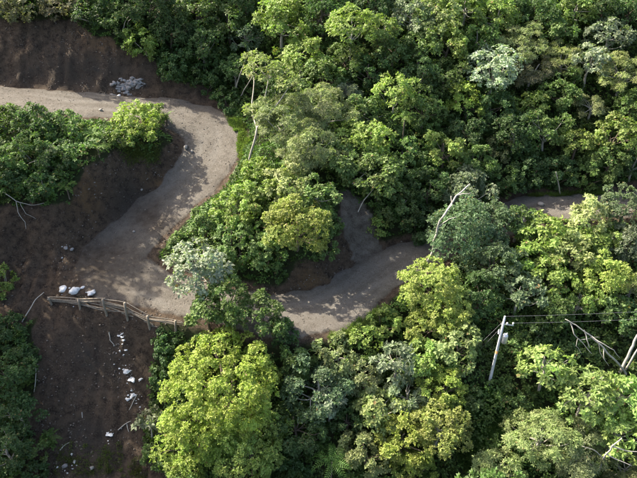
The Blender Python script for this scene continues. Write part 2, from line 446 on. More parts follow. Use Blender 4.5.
def bend(p0, p1, n, amp, rng, sag=0.0):
    p0 = np.asarray(p0, float); p1 = np.asarray(p1, float)
    t = np.linspace(0, 1, n)[:, None]
    L = np.linalg.norm(p1-p0)
    w = rng.normal(size=(2, 3))*amp*L
    return p0+(p1-p0)*t + np.sin(t*math.pi)*w[0] + np.sin(t*2*math.pi)*w[1]*0.5 + np.array([0, 0, -sag])*np.sin(t*math.pi)

# ------------------------------------------------------------------ the ground and the road
def build_ground():
    ny, nx = XX.shape
    idx = np.arange(nx*ny).reshape(ny, nx)
    F = np.stack([idx[:-1, :-1], idx[:-1, 1:], idx[1:, 1:], idx[1:, :-1]], -1).reshape(-1, 4)
    V = np.stack([XX, YY, ZZ], -1).reshape(-1, 3)
    att = {'roadness': np.maximum(sstep(0.45, -0.35, EE), SCREE*0.62).ravel(), 'shady_earth': SHADY_EARTH.ravel(), 'track': (TRACK*0.5+0.5).ravel(), 'bareness': BM.ravel(), 'shale': SHALE.ravel(), 'ochre': OCH.ravel()}
    er = EE.ravel()[F].max(1) < 0.1
    for name, sel in (('hillside', ~er), ('dirt_road', er)):
        f = F[sel]; used = np.unique(f); re = np.full(len(V), -1); re[used] = np.arange(len(used))
        me = mesh_np(name, V[used], re[f], M_EARTH, True, {k: a[used] for k, a in att.items()})
        o = link(name, me); o['kind'] = 'structure'
build_ground()

# ------------------------------------------------------------------ leaves
def leaves(pos, ax, k, L, W, tilt, droop, rng, twv, fold=0.18):
    """k leaves round each twig tip pos with axis ax"""
    n = len(pos)
    h = nrm(rng.normal(size=(n, 3)))
    a = nrm(np.cross(ax, h)); b = np.cross(ax, a)
    ph = (np.arange(k)[None]*2*math.pi/k + rng.uniform(0, 6.28, (n, 1)) + rng.normal(size=(n, k))*0.35)
    th = tilt + rng.normal(size=(n, k))*0.28
    d = ax[:, None]*np.cos(th)[..., None] + (a[:, None]*np.cos(ph)[..., None]+b[:, None]*np.sin(ph)[..., None])*np.sin(th)[..., None]
    d[..., 2] -= droop*rng.uniform(0.4, 1.3, (n, k)); d = nrm(d)
    nn = ax[:, None]*1.0 + rng.normal(size=(n, k, 3))*0.30
    nn = nrm(nn-(nn*d).sum(-1, keepdims=True)*d)
    s = np.cross(d, nn)
    l = L*rng.uniform(0.65, 1.25, (n, k, 1)); w = l*(W/L)*0.5*rng.uniform(0.8, 1.2, (n, k, 1))
    p = pos[:, None]
    base = p + d*l*0.08; tip = p + d*l; mid = p + d*l*0.52
    lf = mid + s*w + nn*w*fold*2; rt = mid - s*w + nn*w*fold*2
    tip = tip - nn*l*0.08
    V = np.stack([base, lf, tip, rt], 2).reshape(-1, 3)
    m = n*k
    i = np.arange(m)*4
    F = np.stack([np.stack([i, i+1, i+2], 1), np.stack([i, i+2, i+3], 1)], 1).reshape(-1, 3)
    lv = np.repeat(rng.uniform(0, 1, m), 4); cv = np.repeat(np.repeat(twv, k), 4)
    return V, F, lv, cv

# leaf length, leaf width, leaves per twig, cover, clump radius, squash, lowest direction, tilt, droop, crown centre height/R, extra, bark
TYPES = {
    'dome':   dict(L=.25, W=.125, k=6, cov=2.3, cr=.55, sq=.85, zmin=-.6, tilt=1.1, droop=.15, hc=.90, ex=.4, bark=0, flat=.8),
    'broad':  dict(L=.40, W=.22, k=5, cov=2.0, cr=.80, sq=.80, zmin=-.5, tilt=1.2, droop=.30, hc=.95, ex=.5, bark=0, flat=.7),
    'dense':  dict(L=.25, W=.13, k=6, cov=2.0, cr=.75, sq=.90, zmin=-.6, tilt=1.0, droop=.20, hc=.85, ex=.4, bark=0, flat=.85),
    'silver': dict(L=.44, W=.22, k=6, cov=1.8, cr=.65, sq=.80, zmin=-.5, tilt=1.25, droop=.30, hc=1.1, ex=.7, bark=1, flat=.7),
    'umbrella': dict(L=.50, W=.22, k=8, cov=1.5, cr=.65, sq=.65, zmin=-.2, tilt=1.35, droop=.25, hc=1.1, ex=.8, bark=1, flat=.45),
    'feather': dict(L=.34, W=.075, k=9, cov=1.9, cr=.75, sq=.72, zmin=-.5, tilt=1.25, droop=.10, hc=.8, ex=.4, bark=1, flat=.45),
    'bush':   dict(L=.32, W=.17, k=6, cov=2.0, cr=.55, sq=.85, zmin=-.8, tilt=1.05, droop=.30, hc=.45, ex=0.0, bark=0, flat=.85),
    'vine':   dict(L=.26, W=.18, k=5, cov=2.2, cr=.50, sq=1.0, zmin=-.85, tilt=1.1, droop=.55, hc=.5, ex=0.0, bark=0, flat=.95),
    'slender': dict(L=.36, W=.18, k=6, cov=1.5, cr=.70, sq=.65, zmin=-.3, tilt=1.2, droop=.25, hc=1.7, ex=.8, bark=1, flat=.5),
}
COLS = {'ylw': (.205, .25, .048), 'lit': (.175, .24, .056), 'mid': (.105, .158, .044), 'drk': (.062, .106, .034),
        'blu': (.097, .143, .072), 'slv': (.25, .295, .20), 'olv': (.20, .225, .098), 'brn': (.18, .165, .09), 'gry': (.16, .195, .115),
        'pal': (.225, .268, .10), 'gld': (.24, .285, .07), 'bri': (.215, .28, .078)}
def crown_arrays(R, p, rng, c0):
    area = 2*math.pi*R*R*(0.5+0.5*p['sq'])
    nl = p['cov']*area/(p['L']*p['W']*0.5)
    n = max(8, int(2.8*(R/p['cr'])**1.75))
    # clump centres: spread over an uneven shell, with a few lobes pushed out
    i = np.arange(n)+0.5
    z = 1-(1-p['zmin'])*i/n
    ph = i*2.39996+rng.uniform(0, 6.28)
    d = np.stack([np.sqrt(np.maximum(0, 1-z*z))*np.cos(ph), np.sqrt(np.maximum(0, 1-z*z))*np.sin(ph), z], 1)
    d = nrm(d+rng.normal(size=d.shape)*0.22)
    lob = nrm(rng.normal(size=(5, 3)))
    la = np.clip(d @ lob.T, 0, 1)**3
    rad = R*(0.60+0.28*la.max(1)+rng.uniform(-0.12, 0.14, n))
    inner = rng.random(n) < 0.18
    rad[inner] *= 0.6
    C = d*rad[:, None]*np.array([1, 1, p['sq']])
    cr = p['cr']*rng.uniform(0.65, 1.35, n)*min(1.25, max(0.6, R/3))
    wgt = cr**2/np.sum(cr**2)
    nt = np.maximum(3, (nl/p['k']*wgt).astype(int))
    ci = np.repeat(np.arange(n), nt)
    o = nrm(C[ci]+np.array([0, 0, 0.15*R]))
    dd = nrm(rng.normal(size=(len(ci), 3))+o*0.75+np.array([0, 0, 0.45]))
    pos = C[ci]+dd*(cr[ci]*rng.uniform(0.35, 1.05, len(ci))**0.6)[:, None]*np.array([1, 1, p['flat']])
    pos += rng.normal(size=pos.shape)*0.05
    ax = nrm(dd*0.75+np.array([0, 0, 0.75])+rng.normal(size=dd.shape)*0.25)
    cv = np.clip(rng.uniform(0, 1, n)[ci]*0.65+rng.uniform(0, 1, len(ci))*0.35, 0, 1)
    V, F, lv, tv = leaves(pos+c0, ax, p['k'], p['L'], p['W'], p['tilt'], p['droop'], rng, cv)
    return V, F, lv, tv, C+c0, cr
def plant(u, v, r, typ, col, label, seed, group, lean=None):
    rng = np.random.default_rng(seed)
    p = TYPES[typ]; r = r*1.25
    R = r*75/FPX
    for _ in range(3):
        hc = p['hc']*R+p['ex']
        P = at(u, v, hc); R = r*float((P-EYE) @ FWD)/FPX
    hc = p['hc']*R+p['ex']
    P = at(u, v, hc)
    g = float(gz(P[0], P[1]))
    shrub = typ in ('bush', 'vine')
    lx, ly = lean if lean else tuple(rng.normal(size=2)*0.06*hc*(0 if shrub else 1))
    base = np.array([P[0]-lx, P[1]-ly, 0.0]); base[2] = float(gz(base[0], base[1]))
    c0 = np.array([lx, ly, P[2]-base[2]])
    t = thing('shrub' if shrub else 'tree', label, 'shrub' if shrub else 'tree', base, group)
    V, F, lv, tv, C, cr = crown_arrays(R, p, rng, c0)
    cm = mesh_np('foliage', V, F, M_LEAF, False, {'leafvar': lv, 'twigvar': tv})
    co = link('foliage' if shrub else 'crown', cm, t)
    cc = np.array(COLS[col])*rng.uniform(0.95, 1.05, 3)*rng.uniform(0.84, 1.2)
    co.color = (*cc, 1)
    # wood
    tr = max(0.05, 0.035*R+0.03)*(0.6 if typ == 'slender' else 1)
    paths = []
    root = np.array([0, 0, -0.35])
    if shrub:
        for k in range(5):
            j = rng.integers(len(C)); paths.append((bend(root+np.append(rng.normal(size=2)*0.08*R, 0), C[j], 5, 0.05, rng), np.linspace(tr*0.8, tr*0.2, 5)))
    else:
        fork = c0+np.array([0, 0, -0.45*R*p['sq']])
        trunk = bend(root, fork, 8, 0.025, rng)
        paths.append((trunk, np.linspace(tr*1.5, tr, 8)))
        top = c0+np.array([rng.normal()*0.1*R, rng.normal()*0.1*R, 0.45*R*p['sq']])
        paths.append((bend(fork, top, 5, 0.05, rng), np.linspace(tr, tr*0.4, 5)))
        far = np.argsort(-np.linalg.norm((C-c0)[:, :2], axis=1))
        nb = {'umbrella': 14, 'silver': 11, 'feather': 12, 'slender': 9}.get(typ, 8)
        sel = far[:nb*2:2] if len(far) > nb*2 else far[:nb]
        for j in sel:
            s = trunk[-1]*0.75+top*0.25 if rng.random() < 0.5 else trunk[-2]
            paths.append((bend(s, C[j], 6, 0.06, rng, 0.05*R), np.linspace(tr*0.62, tr*0.16, 6)))
    tv_, tf_ = tube(paths, 6)
    link('stem' if shrub else 'trunk', mesh_np('wood', tv_, tf_, M_PALE if p['bark'] or rng.random() < 0.3 else M_BARK, True), t)
    return t

UP = 'forest trees on the slope above the road'
MID = 'trees between the far road and the power pole'
LOW = 'trees on the slope below the road'
SPUR = 'plants on the spur inside the road bend'
KNOB = 'plants on the knob between the road legs'
LEFT = 'plants along the left edge of the earth slide'
# photo pixel of the crown centre, crown radius in pixels, kind, colour, label
PLANTS = [
 # --- top edge and forest left of the slender tree
 (18, 4, 20, 'bush', 'brn', 'brown dried creeper hanging over the cut bank at the top left corner', UP),
 (58, 6, 17, 'bush', 'brn', 'brownish withered shrub on top of the cut bank beside the corner creeper', UP),
 (94, 12, 17, 'bush', 'drk', 'dark shrub on the bank crest, first green one right of the brown ones', UP),
 (122, 20, 17, 'bush', 'mid', 'mid green shrub leaning over the bank crest above the black shale', UP),
 (148, 6, 20, 'dense', 'drk', 'dark round tree at the top edge above the cut bank', UP),
 (145, 44, 17, 'bush', 'lit', 'brighter green shrub on the sloping bank crest halfway down', UP),
 (170, 30, 20, 'dense', 'drk', 'dark tree standing right of the bank crest shrubs', UP),
 (172, 66, 17, 'bush', 'drk', 'dark low shrub at the lower end of the bank crest', UP),
 (196, 10, 20, 'broad', 'mid', 'mid green leafy tree at the top edge, upslope of the road bend', UP),
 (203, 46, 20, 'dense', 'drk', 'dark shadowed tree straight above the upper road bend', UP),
 (208, 80, 16, 'bush', 'drk', 'dark shrub at the outer edge of the upper road bend', UP),
 (228, 22, 19, 'broad', 'mid', 'green tree with drooping leaves above the two leaning thin stems', UP),
 (246, 38, 14, 'silver', 'blu', 'small blue-green tree with large leaves over the two leaning thin stems', UP),
 (228, 100, 13, 'bush', 'drk', 'small dark shrub in the gully right of the upper road bend', UP),
 (246, 4, 18, 'dense', 'drk', 'dark tree cut by the top edge left of the bright leafy tree', UP),
 (282, 22, 26, 'broad', 'lit', 'bright leafy tree at the top edge above the slender pale-stemmed tree', UP),
 (322, 10, 22, 'dense', 'drk', 'dark vine-draped tree at the top edge left of the tall bright tree', UP),
 (300, 56, 20, 'broad', 'lit', 'layered light green tree right of the slender pale-stemmed tree', UP),
 (322, 78, 20, 'broad', 'mid', 'mid green tree over the shaded gully, downslope of the layered light tree', UP),
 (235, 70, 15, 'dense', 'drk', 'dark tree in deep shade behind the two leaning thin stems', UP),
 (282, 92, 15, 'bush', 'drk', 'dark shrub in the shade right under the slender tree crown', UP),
 # --- tall bright group, top centre
 (352, 26, 23, 'slender', 'lit', 'tall bright light green tree near the top edge, left of the pale straight trunk', UP),
 (384, 32, 17, 'slender', 'lit', 'light green flat-topped tree on a pale straight trunk', UP),
 (392, 50, 17, 'broad', 'mid', 'leafy green tree right beneath the flat-topped pale-trunked tree', UP),
 (372, 6, 18, 'dense', 'drk', 'dark tree at the top edge behind the flat-topped pale-trunked tree', UP),
 (411, 14, 19, 'silver', 'gry', 'grey-green tree at the top edge right of the flat-topped pale-trunked tree', UP),
 (345, 58, 18, 'dense', 'mid', 'mid green tree below the tall bright tree, above the brushy bamboo', UP),
 (346, 90, 12, 'feather', 'gry', 'small brushy bamboo-like plant in the dark gap of the forest', UP),
 (368, 72, 17, 'dense', 'drk', 'dark tree between the brushy bamboo and the bright ladder-leaved tree', UP),
 (396, 92, 20, 'slender', 'lit', 'bright ladder-leaved tree with a pale leaning stem mid slope', UP),
 (420, 44, 17, 'broad', 'mid', 'green tree below the grey-green one at the top edge', UP),
 (420, 78, 19, 'dense', 'drk', 'dark tree right of the bright ladder-leaved tree', UP),
 # --- centre, above the lower road
 (286, 122, 30, 'feather', 'olv', 'wide pale olive feathery tree right of the slender pale-stemmed trunk', UP),
 (322, 112, 26, 'feather', 'olv', 'olive feathery tree behind and right of the widest one', UP),
 (304, 152, 28, 'feather', 'olv', 'greyish olive feathery tree at the foot of the feathery trees', UP),
 (362, 112, 20, 'broad', 'mid', 'glossy green tree right next to the feathery olive trees', UP),
 (368, 142, 22, 'broad', 'lit', 'bright big-leaved tree above the lower road, left of the red-tinted shrub', UP),
 (395, 130, 18, 'bush', 'mid', 'mid green shrub with a reddish tint under the ladder-leaved tree', UP),
 (422, 112, 20, 'dense', 'mid', 'dense green tree mid slope, left of the yellowish round tree', UP),
 (345, 160, 20, 'broad', 'mid', 'green tree left of the bright big-leaved tree, over the grey scree', UP),
 (378, 176, 24, 'broad', 'mid', 'leafy tree leaning over the grey scree above the lower road', UP),
 (410, 160, 22, 'bush', 'mid', 'broad green shrub mass upslope of the lower road straight', UP),
 (398, 205, 20, 'vine', 'mid', 'vine-covered shrub directly above the lower road straight', UP),
 (418, 222, 18, 'vine', 'drk', 'dark vine-covered shrub where the lower road goes out of sight', UP),
 (378, 226, 9, 'bush', 'lit', 'small bright shrub at the foot of the grey scree', UP),
 (428, 188, 17, 'dense', 'drk', 'dark tree left of the tree with the dead leaning trunk', UP),
 (444, 150, 18, 'broad', 'lit', 'bright broadleaf shrubby tree above the tree with the dead leaning trunk', UP),
 # --- top right forest
 (438, 14, 22, 'broad', 'pal', 'pale yellowish tree at the top edge right of the grey-green tree', UP),
 (466, 8, 18, 'broad', 'lit', 'light green tree at the top edge, second right of the grey-green tree', UP),
 (448, 44, 19, 'broad', 'lit', 'light green tree downslope of the pale yellowish top edge tree', UP),
 (444, 78, 19, 'dense', 'mid', 'mid green tree left of the yellowish round tree and above it', UP),
 (478, 40, 18, 'dense', 'mid', 'mid green tree above the silvery umbrella tree', UP),
 (498, 14, 20, 'broad', 'lit', 'light green spreading tree at the top edge above the brownish olive tree', UP),
 (494, 70, 24, 'silver', 'slv', 'silvery pale large-leaved umbrella tree in the middle of the forest', UP),
 (523, 44, 22, 'feather', 'olv', 'brownish olive tree upslope right of the silvery umbrella tree', UP),
 (532, 72, 19, 'feather', 'brn', 'brown-tinged olive tree just right of the silvery umbrella tree', UP),
 (468, 102, 17, 'broad', 'ylw', 'yellowish round tree below and left of the silvery umbrella tree', UP),
 (492, 106, 19, 'dense', 'drk', 'dark tree straight beneath the silvery umbrella tree', UP),
 (536, 14, 19, 'dense', 'drk', 'dark tree at the top edge right of the light spreading tree', UP),
 (558, 30, 18, 'broad', 'mid', 'mid green tree two crowns left of the pale grey umbrella tree', UP),
 (562, 60, 19, 'feather', 'pal', 'yellow-green feathery tree left of the bluish silver tree', UP),
 (576, 8, 18, 'broad', 'lit', 'light green tree at the top edge left of the darkest corner', UP),
 (604, 8, 18, 'dense', 'drk', 'dark tree at the top edge near the right corner', UP),
 (630, 12, 17, 'dense', 'drk', 'darkest tree in the top right corner', UP),
 (609, 36, 18, 'silver', 'gry', 'pale grey umbrella tree near the top right corner', UP),
 (591, 62, 18, 'silver', 'slv', 'bluish silver large-leaved tree below the pale grey umbrella tree', UP),
 (622, 72, 22, 'feather', 'pal', 'yellow-green feathery tree at the right edge below the pale grey umbrella tree', UP),
 (532, 106, 15, 'broad', 'lit', 'small bright green tree below the brown-tinged olive tree', UP),
 (562, 94, 19, 'dense', 'mid', 'mid green tree below the yellow-green feathery one left of the silver tree', UP),
 (592, 106, 15, 'feather', 'olv', 'small olive tree downslope of the bluish silver tree', UP),
 (616, 134, 19, 'broad', 'lit', 'bright yellow-green tree at the right edge above the far road', UP),
 (577, 143, 17, 'broad', 'lit', 'bright leafy tree left of the right edge one above the far road', UP),
 (632, 106, 16, 'dense', 'mid', 'mid green tree at the right edge above the bright yellow-green one', UP),
 (515, 134, 20, 'dense', 'drk', 'dark tree mid forest between the small bright tree and the round olive shrub', UP),
 (546, 132, 19, 'dense', 'mid', 'dark-leaved tree left of the bright leafy tree above the far road', UP),
 (497, 150, 14, 'bush', 'olv', 'round brownish olive shrub above the big grey-green tree', UP),
 (466, 132, 17, 'dense', 'drk', 'dark tree straight below the yellowish round tree', UP),
 (474, 160, 17, 'dense', 'mid', 'mid green tree left of the round brownish olive shrub', UP),
 (524, 172, 19, 'vine', 'drk', 'dark vine-covered shrub behind the left end of the far road', UP),
 (556, 172, 17, 'vine', 'drk', 'dark hanging shrub above the middle of the far road', UP),
 (586, 174, 16, 'vine', 'mid', 'hanging green shrub above the right part of the far road', UP),
 (608, 164, 18, 'dense', 'mid', 'mid green tree upslope of the right end of the far road', UP),
 (634, 162, 16, 'dense', 'drk', 'dark tree at the right edge upslope of the far road', UP),
 (502, 182, 15, 'bush', 'mid', 'green shrub left of the far road end, above the grey-green trees', UP),
 # --- right middle: between far road and pole
 (466, 192, 24, 'dense', 'gry', 'grey-green tree with a bare dead trunk leaning across it', MID),
 (462, 232, 30, 'dense', 'blu', 'large dark grey-green tree right of the lower road end', MID),
 (494, 222, 22, 'dense', 'blu', 'blue-green tree right next to the large dark grey-green tree', MID),
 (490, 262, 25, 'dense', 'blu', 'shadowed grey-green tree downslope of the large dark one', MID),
 (520, 224, 17, 'broad', 'mid', 'mid green tree below the left end of the far road', MID),
 (545, 238, 23, 'broad', 'lit', 'bright green broadleaf tree below the middle of the far road', MID),
 (590, 218, 20, 'broad', 'pal', 'light yellow-green tree hiding the right end of the far road', MID),
 (626, 206, 20, 'dense', 'blu', 'blue-green tree at the right edge level with the far road', MID),
 (574, 252, 21, 'broad', 'pal', 'pale olive leafy tree below the light yellow-green one at the far road', MID),
 (600, 244, 18, 'broad', 'lit', 'light green tree right of the pale olive leafy tree', MID),
 (628, 246, 19, 'dense', 'gry', 'grey-green tree at the right edge below the blue-green one', MID),
 (604, 276, 23, 'dome', 'gld', 'light yellow-green spreading tree above the dead branches', MID),
 (632, 286, 18, 'feather', 'pal', 'pale yellow-green feathery tree at the right edge above the leaning dead trunks', MID),
 (522, 264, 18, 'broad', 'lit', 'bright shrubby tree with large glossy leaves below the bright broadleaf tree', MID),
 (552, 280, 19, 'broad', 'lit', 'light green tree straight below the bright broadleaf tree', MID),
 (520, 294, 19, 'silver', 'blu', 'bluish large-leaved tree right above the power pole top', MID),
 (480, 298, 20, 'dense', 'drk', 'dark tree left of the power pole top', MID),
 (580, 300, 18, 'dense', 'lit', 'green tree left above the dead branches', MID),
 (556, 312, 18, 'dense', 'mid', 'mid green tree right of the power pole under the cables', MID),
 (606, 312, 15, 'broad', 'mid', 'leafy green tree right behind the dead branches', MID),
 (628, 322, 17, 'dense', 'drk', 'dark tree at the right edge behind the leaning dead trunks', MID),
 (536, 334, 16, 'bush', 'drk', 'dark shrub right of the power pole', MID),
 (568, 352, 12, 'bush', 'drk', 'dark shrub under the dead branches', MID),
 (510, 352, 15, 'bush', 'mid', 'mid green shrub at the right side of the power pole foot', MID),
 (470, 344, 14, 'bush', 'mid', 'mid green shrub under the guy wires of the power pole', MID),
 # --- below the lower road, right of centre
 (430, 288, 28, 'dome', 'gld', 'yellow-green dome tree at the outer edge of the lower road', LOW),
 (450, 310, 23, 'dome', 'gld', 'yellow-green tree leaning on the right side of the dome tree', LOW),
 (430, 326, 21, 'dome', 'gld', 'pale yellow-green tree in front of the dome tree', LOW),
 (384, 322, 15, 'bush', 'lit', 'bright shrub at the outer edge of the lower road, left of the dome tree', LOW),
 (362, 340, 16, 'bush', 'lit', 'fresh green shrub at the lowest corner of the lower road', LOW),
 (456, 350, 21, 'broad', 'pal', 'pale speckled tree left of the power pole', LOW),
 (426, 360, 20, 'broad', 'lit', 'light green tree between the umbrella-shaped grey tree and the speckled tree', LOW),
 (396, 360, 21, 'umbrella', 'gry', 'pale grey-green umbrella-shaped tree with a bare stem below the lower road', LOW),
 (338, 356, 19, 'dense', 'olv', 'olive tree with orange-brown leaf tips below the lower road', LOW),
 (366, 376, 18, 'dense', 'olv', 'olive tree left below the umbrella-shaped grey tree', LOW),
 (408, 396, 19, 'dense', 'gry', 'greyish twiggy tree straight below the umbrella-shaped grey tree', LOW),
 (442, 390, 21, 'dome', 'ylw', 'golden-green tree above the brightest yellow tree', LOW),
 (440, 426, 28, 'dome', 'gld', 'brightest yellow-green round tree left of the grassy shaded slope', LOW),
 (378, 412, 22, 'broad', 'pal', 'yellow-green leafy tree left of the golden-green tree', LOW),
 (402, 438, 25, 'dome', 'ylw', 'yellow-green tree left of the brightest round tree', LOW),
 (366, 452, 21, 'dome', 'pal', 'pale green tree at the bottom edge right of the palm', LOW),
 (412, 470, 19, 'dome', 'ylw', 'yellow-green tree cut by the bottom edge below the brightest round tree', LOW),
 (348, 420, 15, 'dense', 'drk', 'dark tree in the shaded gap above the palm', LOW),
 (318, 388, 28, 'dense', 'blu', 'dark blue-green tree right of the great yellow-green dome', LOW),
 (330, 402, 15, 'silver', 'slv', 'small pale grey-leaved tree in front of the dark blue-green tree', LOW),
 (296, 360, 18, 'dense', 'mid', 'mid green tree behind the great yellow-green dome on its right', LOW),
 (296, 428, 24, 'dense', 'drk', 'dark tree right below the great yellow-green dome', LOW),
 (288, 464, 20, 'bush', 'drk', 'dark shrub at the bottom edge left of the palm', LOW),
 (226, 390, 54, 'dome', 'ylw', 'great yellow-green domed tree below the timber fence', LOW),
 (200, 436, 36, 'dome', 'ylw', 'yellow-green tree in front of the great dome, at the bottom left of it', LOW),
 (252, 446, 34, 'dome', 'lit', 'green tree in front of the great dome, at the bottom right of it', LOW),
 (186, 470, 18, 'dome', 'lit', 'light green shrubby tree at the bottom edge beside the earth slide', LOW),
 (150, 422, 13, 'silver', 'gry', 'pale large-leaved sapling between the earth slide and the great dome', LOW),
 (166, 346, 14, 'vine', 'drk', 'dark vine-covered shrub below the right end of the fence', LOW),
 (160, 378, 11, 'bush', 'drk', 'small dark shrub at the right edge of the earth slide', LOW),
 (156, 456, 12, 'bush', 'mid', 'mid green shrub at the bottom right of the earth slide', LOW),
 (198, 270, 27, 'silver', 'slv', 'pale silvery-leaved tree at the right end of the timber fence', LOW),
 (226, 298, 23, 'dense', 'mid', 'green tree right below the silvery-leaved tree', LOW),
 (206, 314, 18, 'broad', 'mid', 'leafy green tree directly under the silvery-leaved tree', LOW),
 (262, 312, 21, 'dense', 'mid', 'round dark green tree at the road edge above the great dome', LOW),
 (282, 332, 14, 'bush', 'drk', 'dark shrub at the outer edge of the lower road bend', LOW),
 # --- bottom right
 (546, 366, 22, 'umbrella', 'bri', 'bright open-crowned tree with big hand-shaped leaves right of the power pole', LOW),
 (586, 394, 28, 'umbrella', 'bri', 'largest open-crowned tree with big hand-shaped leaves and pale branches', LOW),
 (624, 394, 22, 'umbrella', 'bri', 'open-crowned big-leaved tree at the right edge below the dead trunks', LOW),
 (540, 438, 30, 'feather', 'pal', 'pale feathery tree right of the grassy shaded slope', LOW),
 (578, 448, 28, 'feather', 'olv', 'pale olive feathery tree with bleached twigs at the bottom edge', LOW),
 (616, 432, 26, 'umbrella', 'bri', 'big-leaved tree with white branches in the bottom right corner', LOW),
 (500, 468, 21, 'feather', 'pal', 'light feathery tree at the bottom edge below the grassy slope', LOW),
 (626, 468, 18, 'feather', 'olv', 'olive feathery tree in the very bottom right corner', LOW),
 (470, 400, 12, 'bush', 'mid', 'low green shrub at the top of the grassy shaded slope', LOW),
 (514, 400, 14, 'bush', 'mid', 'green shrub right of the grassy slope below the pole', LOW),
 # --- spur inside the second bend
 (298, 224, 29, 'dome', 'gld', 'bright yellow-green tree crowning the spur inside the road bend', SPUR),
 (238, 208, 22, 'vine', 'lit', 'fresh green vine mass at the top left of the spur', SPUR),
 (208, 228, 18, 'vine', 'mid', 'green vine mass at the left tip of the spur beside the road', SPUR),
 (180, 242, 12, 'vine', 'mid', 'small vine shrub at the very left end of the spur', SPUR),
 (236, 246, 22, 'vine', 'mid', 'dark green vine mass on the front of the spur', SPUR),
 (268, 250, 20, 'vine', 'mid', 'vine mass below the bright tree that crowns the spur', SPUR),
 (266, 200, 18, 'vine', 'lit', 'light green vine mass left of the bright tree that crowns the spur', SPUR),
 (322, 244, 15, 'vine', 'mid', 'hanging vine shrub right of the bright crowning tree', SPUR),
 (328, 222, 14, 'vine', 'mid', 'green shrub at the right shoulder of the spur above the scree', SPUR),
 (258, 176, 17, 'bush', 'lit', 'light shrub at the foot of the slender pale-stemmed tree', SPUR),
 (290, 184, 20, 'broad', 'pal', 'pale green tree on the spur below the feathery trees', SPUR),
 (316, 196, 18, 'broad', 'mid', 'mid green tree on the spur left of the grey scree', SPUR),
 # --- knob between the two legs of the upper road
 (12, 122, 20, 'bush', 'mid', 'large green shrub at the left edge below the upper road', KNOB),
 (40, 126, 20, 'bush', 'drk', 'dark leafy shrub on the knob, second from the left edge', KNOB),
 (68, 130, 18, 'bush', 'mid', 'mid green shrub in the middle of the knob along the upper road', KNOB),
 (88, 134, 11, 'bush', 'lit', 'small bright shrub beside the gap in the knob growth', KNOB),
 (26, 152, 21, 'bush', 'mid', 'broad-leaved shrub in front of the left edge shrubs on the knob', KNOB),
 (56, 158, 18, 'bush', 'drk', 'dark shrub on the front of the knob above the brown bank', KNOB),
 (10, 180, 17, 'bush', 'drk', 'dark shrub at the left edge above the fallen grey branch', KNOB),
 (42, 186, 17, 'bush', 'drk', 'lowest dark shrub hanging over the brown bank of the knob', KNOB),
 (134, 124, 22, 'bush', 'gld', 'bright isolated shrub on the bank between the two road legs', KNOB),
 (150, 116, 14, 'bush', 'lit', 'plume-leaved shrub behind the bright isolated shrub', KNOB),
 (122, 138, 13, 'bush', 'lit', 'trailing grassy shrub on the left front of the bright isolated shrub', KNOB),
 # --- left edge below
 (2, 282, 14, 'bush', 'lit', 'bright shrub cut by the left edge beside the fill', LEFT),
 (6, 330, 17, 'bush', 'drk', 'dark shrub at the left edge below the lying stick', LEFT),
 (24, 352, 12, 'bush', 'drk', 'dark shrub at the upper left rim of the earth slide', LEFT),
 (8, 372, 21, 'dense', 'drk', 'dark tree at the left edge beside the earth slide', LEFT),
 (18, 412, 19, 'dense', 'drk', 'dark tree at the left rim of the slide, second down the edge', LEFT),
 (8, 452, 23, 'dense', 'drk', 'dark tree in the bottom left corner', LEFT),
 (42, 448, 12, 'bush', 'mid', 'mid green shrub growing into the slide near the bottom left', LEFT),
 (36, 472, 13, 'bush', 'drk', 'dark shrub at the bottom edge left of the slide', LEFT),
]
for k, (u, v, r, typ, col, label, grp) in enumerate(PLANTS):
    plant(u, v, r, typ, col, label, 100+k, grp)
# ------------------------------------------------------------------ undergrowth, grass and the wood beyond the frame
def veg_mask(x, y):
    return (grid_at(BM, x, y) < 0.35) & (grid_at(EE, x, y) > 0.5)
def in_view(x, y, z, m=60):
    u, v, d = project(np.stack([x, y, z], -1))
    return (d > 20) & (u > -m) & (u < 637+m) & (v > -m) & (v < 478+m)
def undergrowth():
    rng = np.random.default_rng(7)
    n = 125000
    x = rng.uniform(-62, 60, n); y = rng.uniform(30, 118, n); z = gz(x, y)
    k = veg_mask(x, y) & in_view(x, y, z, 40)
    x, y, z = x[k], y[k], z[k]
    edge = sstep(0.4, 3.0, grid_at(EE, x, y))*sstep(0.35, 0.0, grid_at(BM, x, y))
    hump = np.clip(fbm(x*0.55, y*0.55, 61, 3)+0.45, 0.0, 1.1)*1.7*edge
    h = 0.12+hump*rng.uniform(0.45, 1.0, len(x))
    pos = np.stack([x, y, z+h], 1)
    ax = nrm(np.stack([rng.normal(size=len(x))*0.45, rng.normal(size=len(x))*0.45-0.15, np.ones(len(x))], 1))
    cv = np.clip(0.5+fbm(x*0.3, y*0.3, 71, 3)*0.9+rng.normal(size=len(x))*0.15, 0, 1)
    V, F, lv, tv = leaves(pos, ax, 5, 0.36, 0.19, 1.15, 0.3, rng, cv)
    o = link('undergrowth', mesh_np('undergrowth', V, F, M_LEAF, False, {'leafvar': lv, 'twigvar': tv}))
    o.color = (.075, .125, .028, 1)
    tag(o, 'leafy green undergrowth covering the forest floor', 'undergrowth'); o['kind'] = 'stuff'
undergrowth()
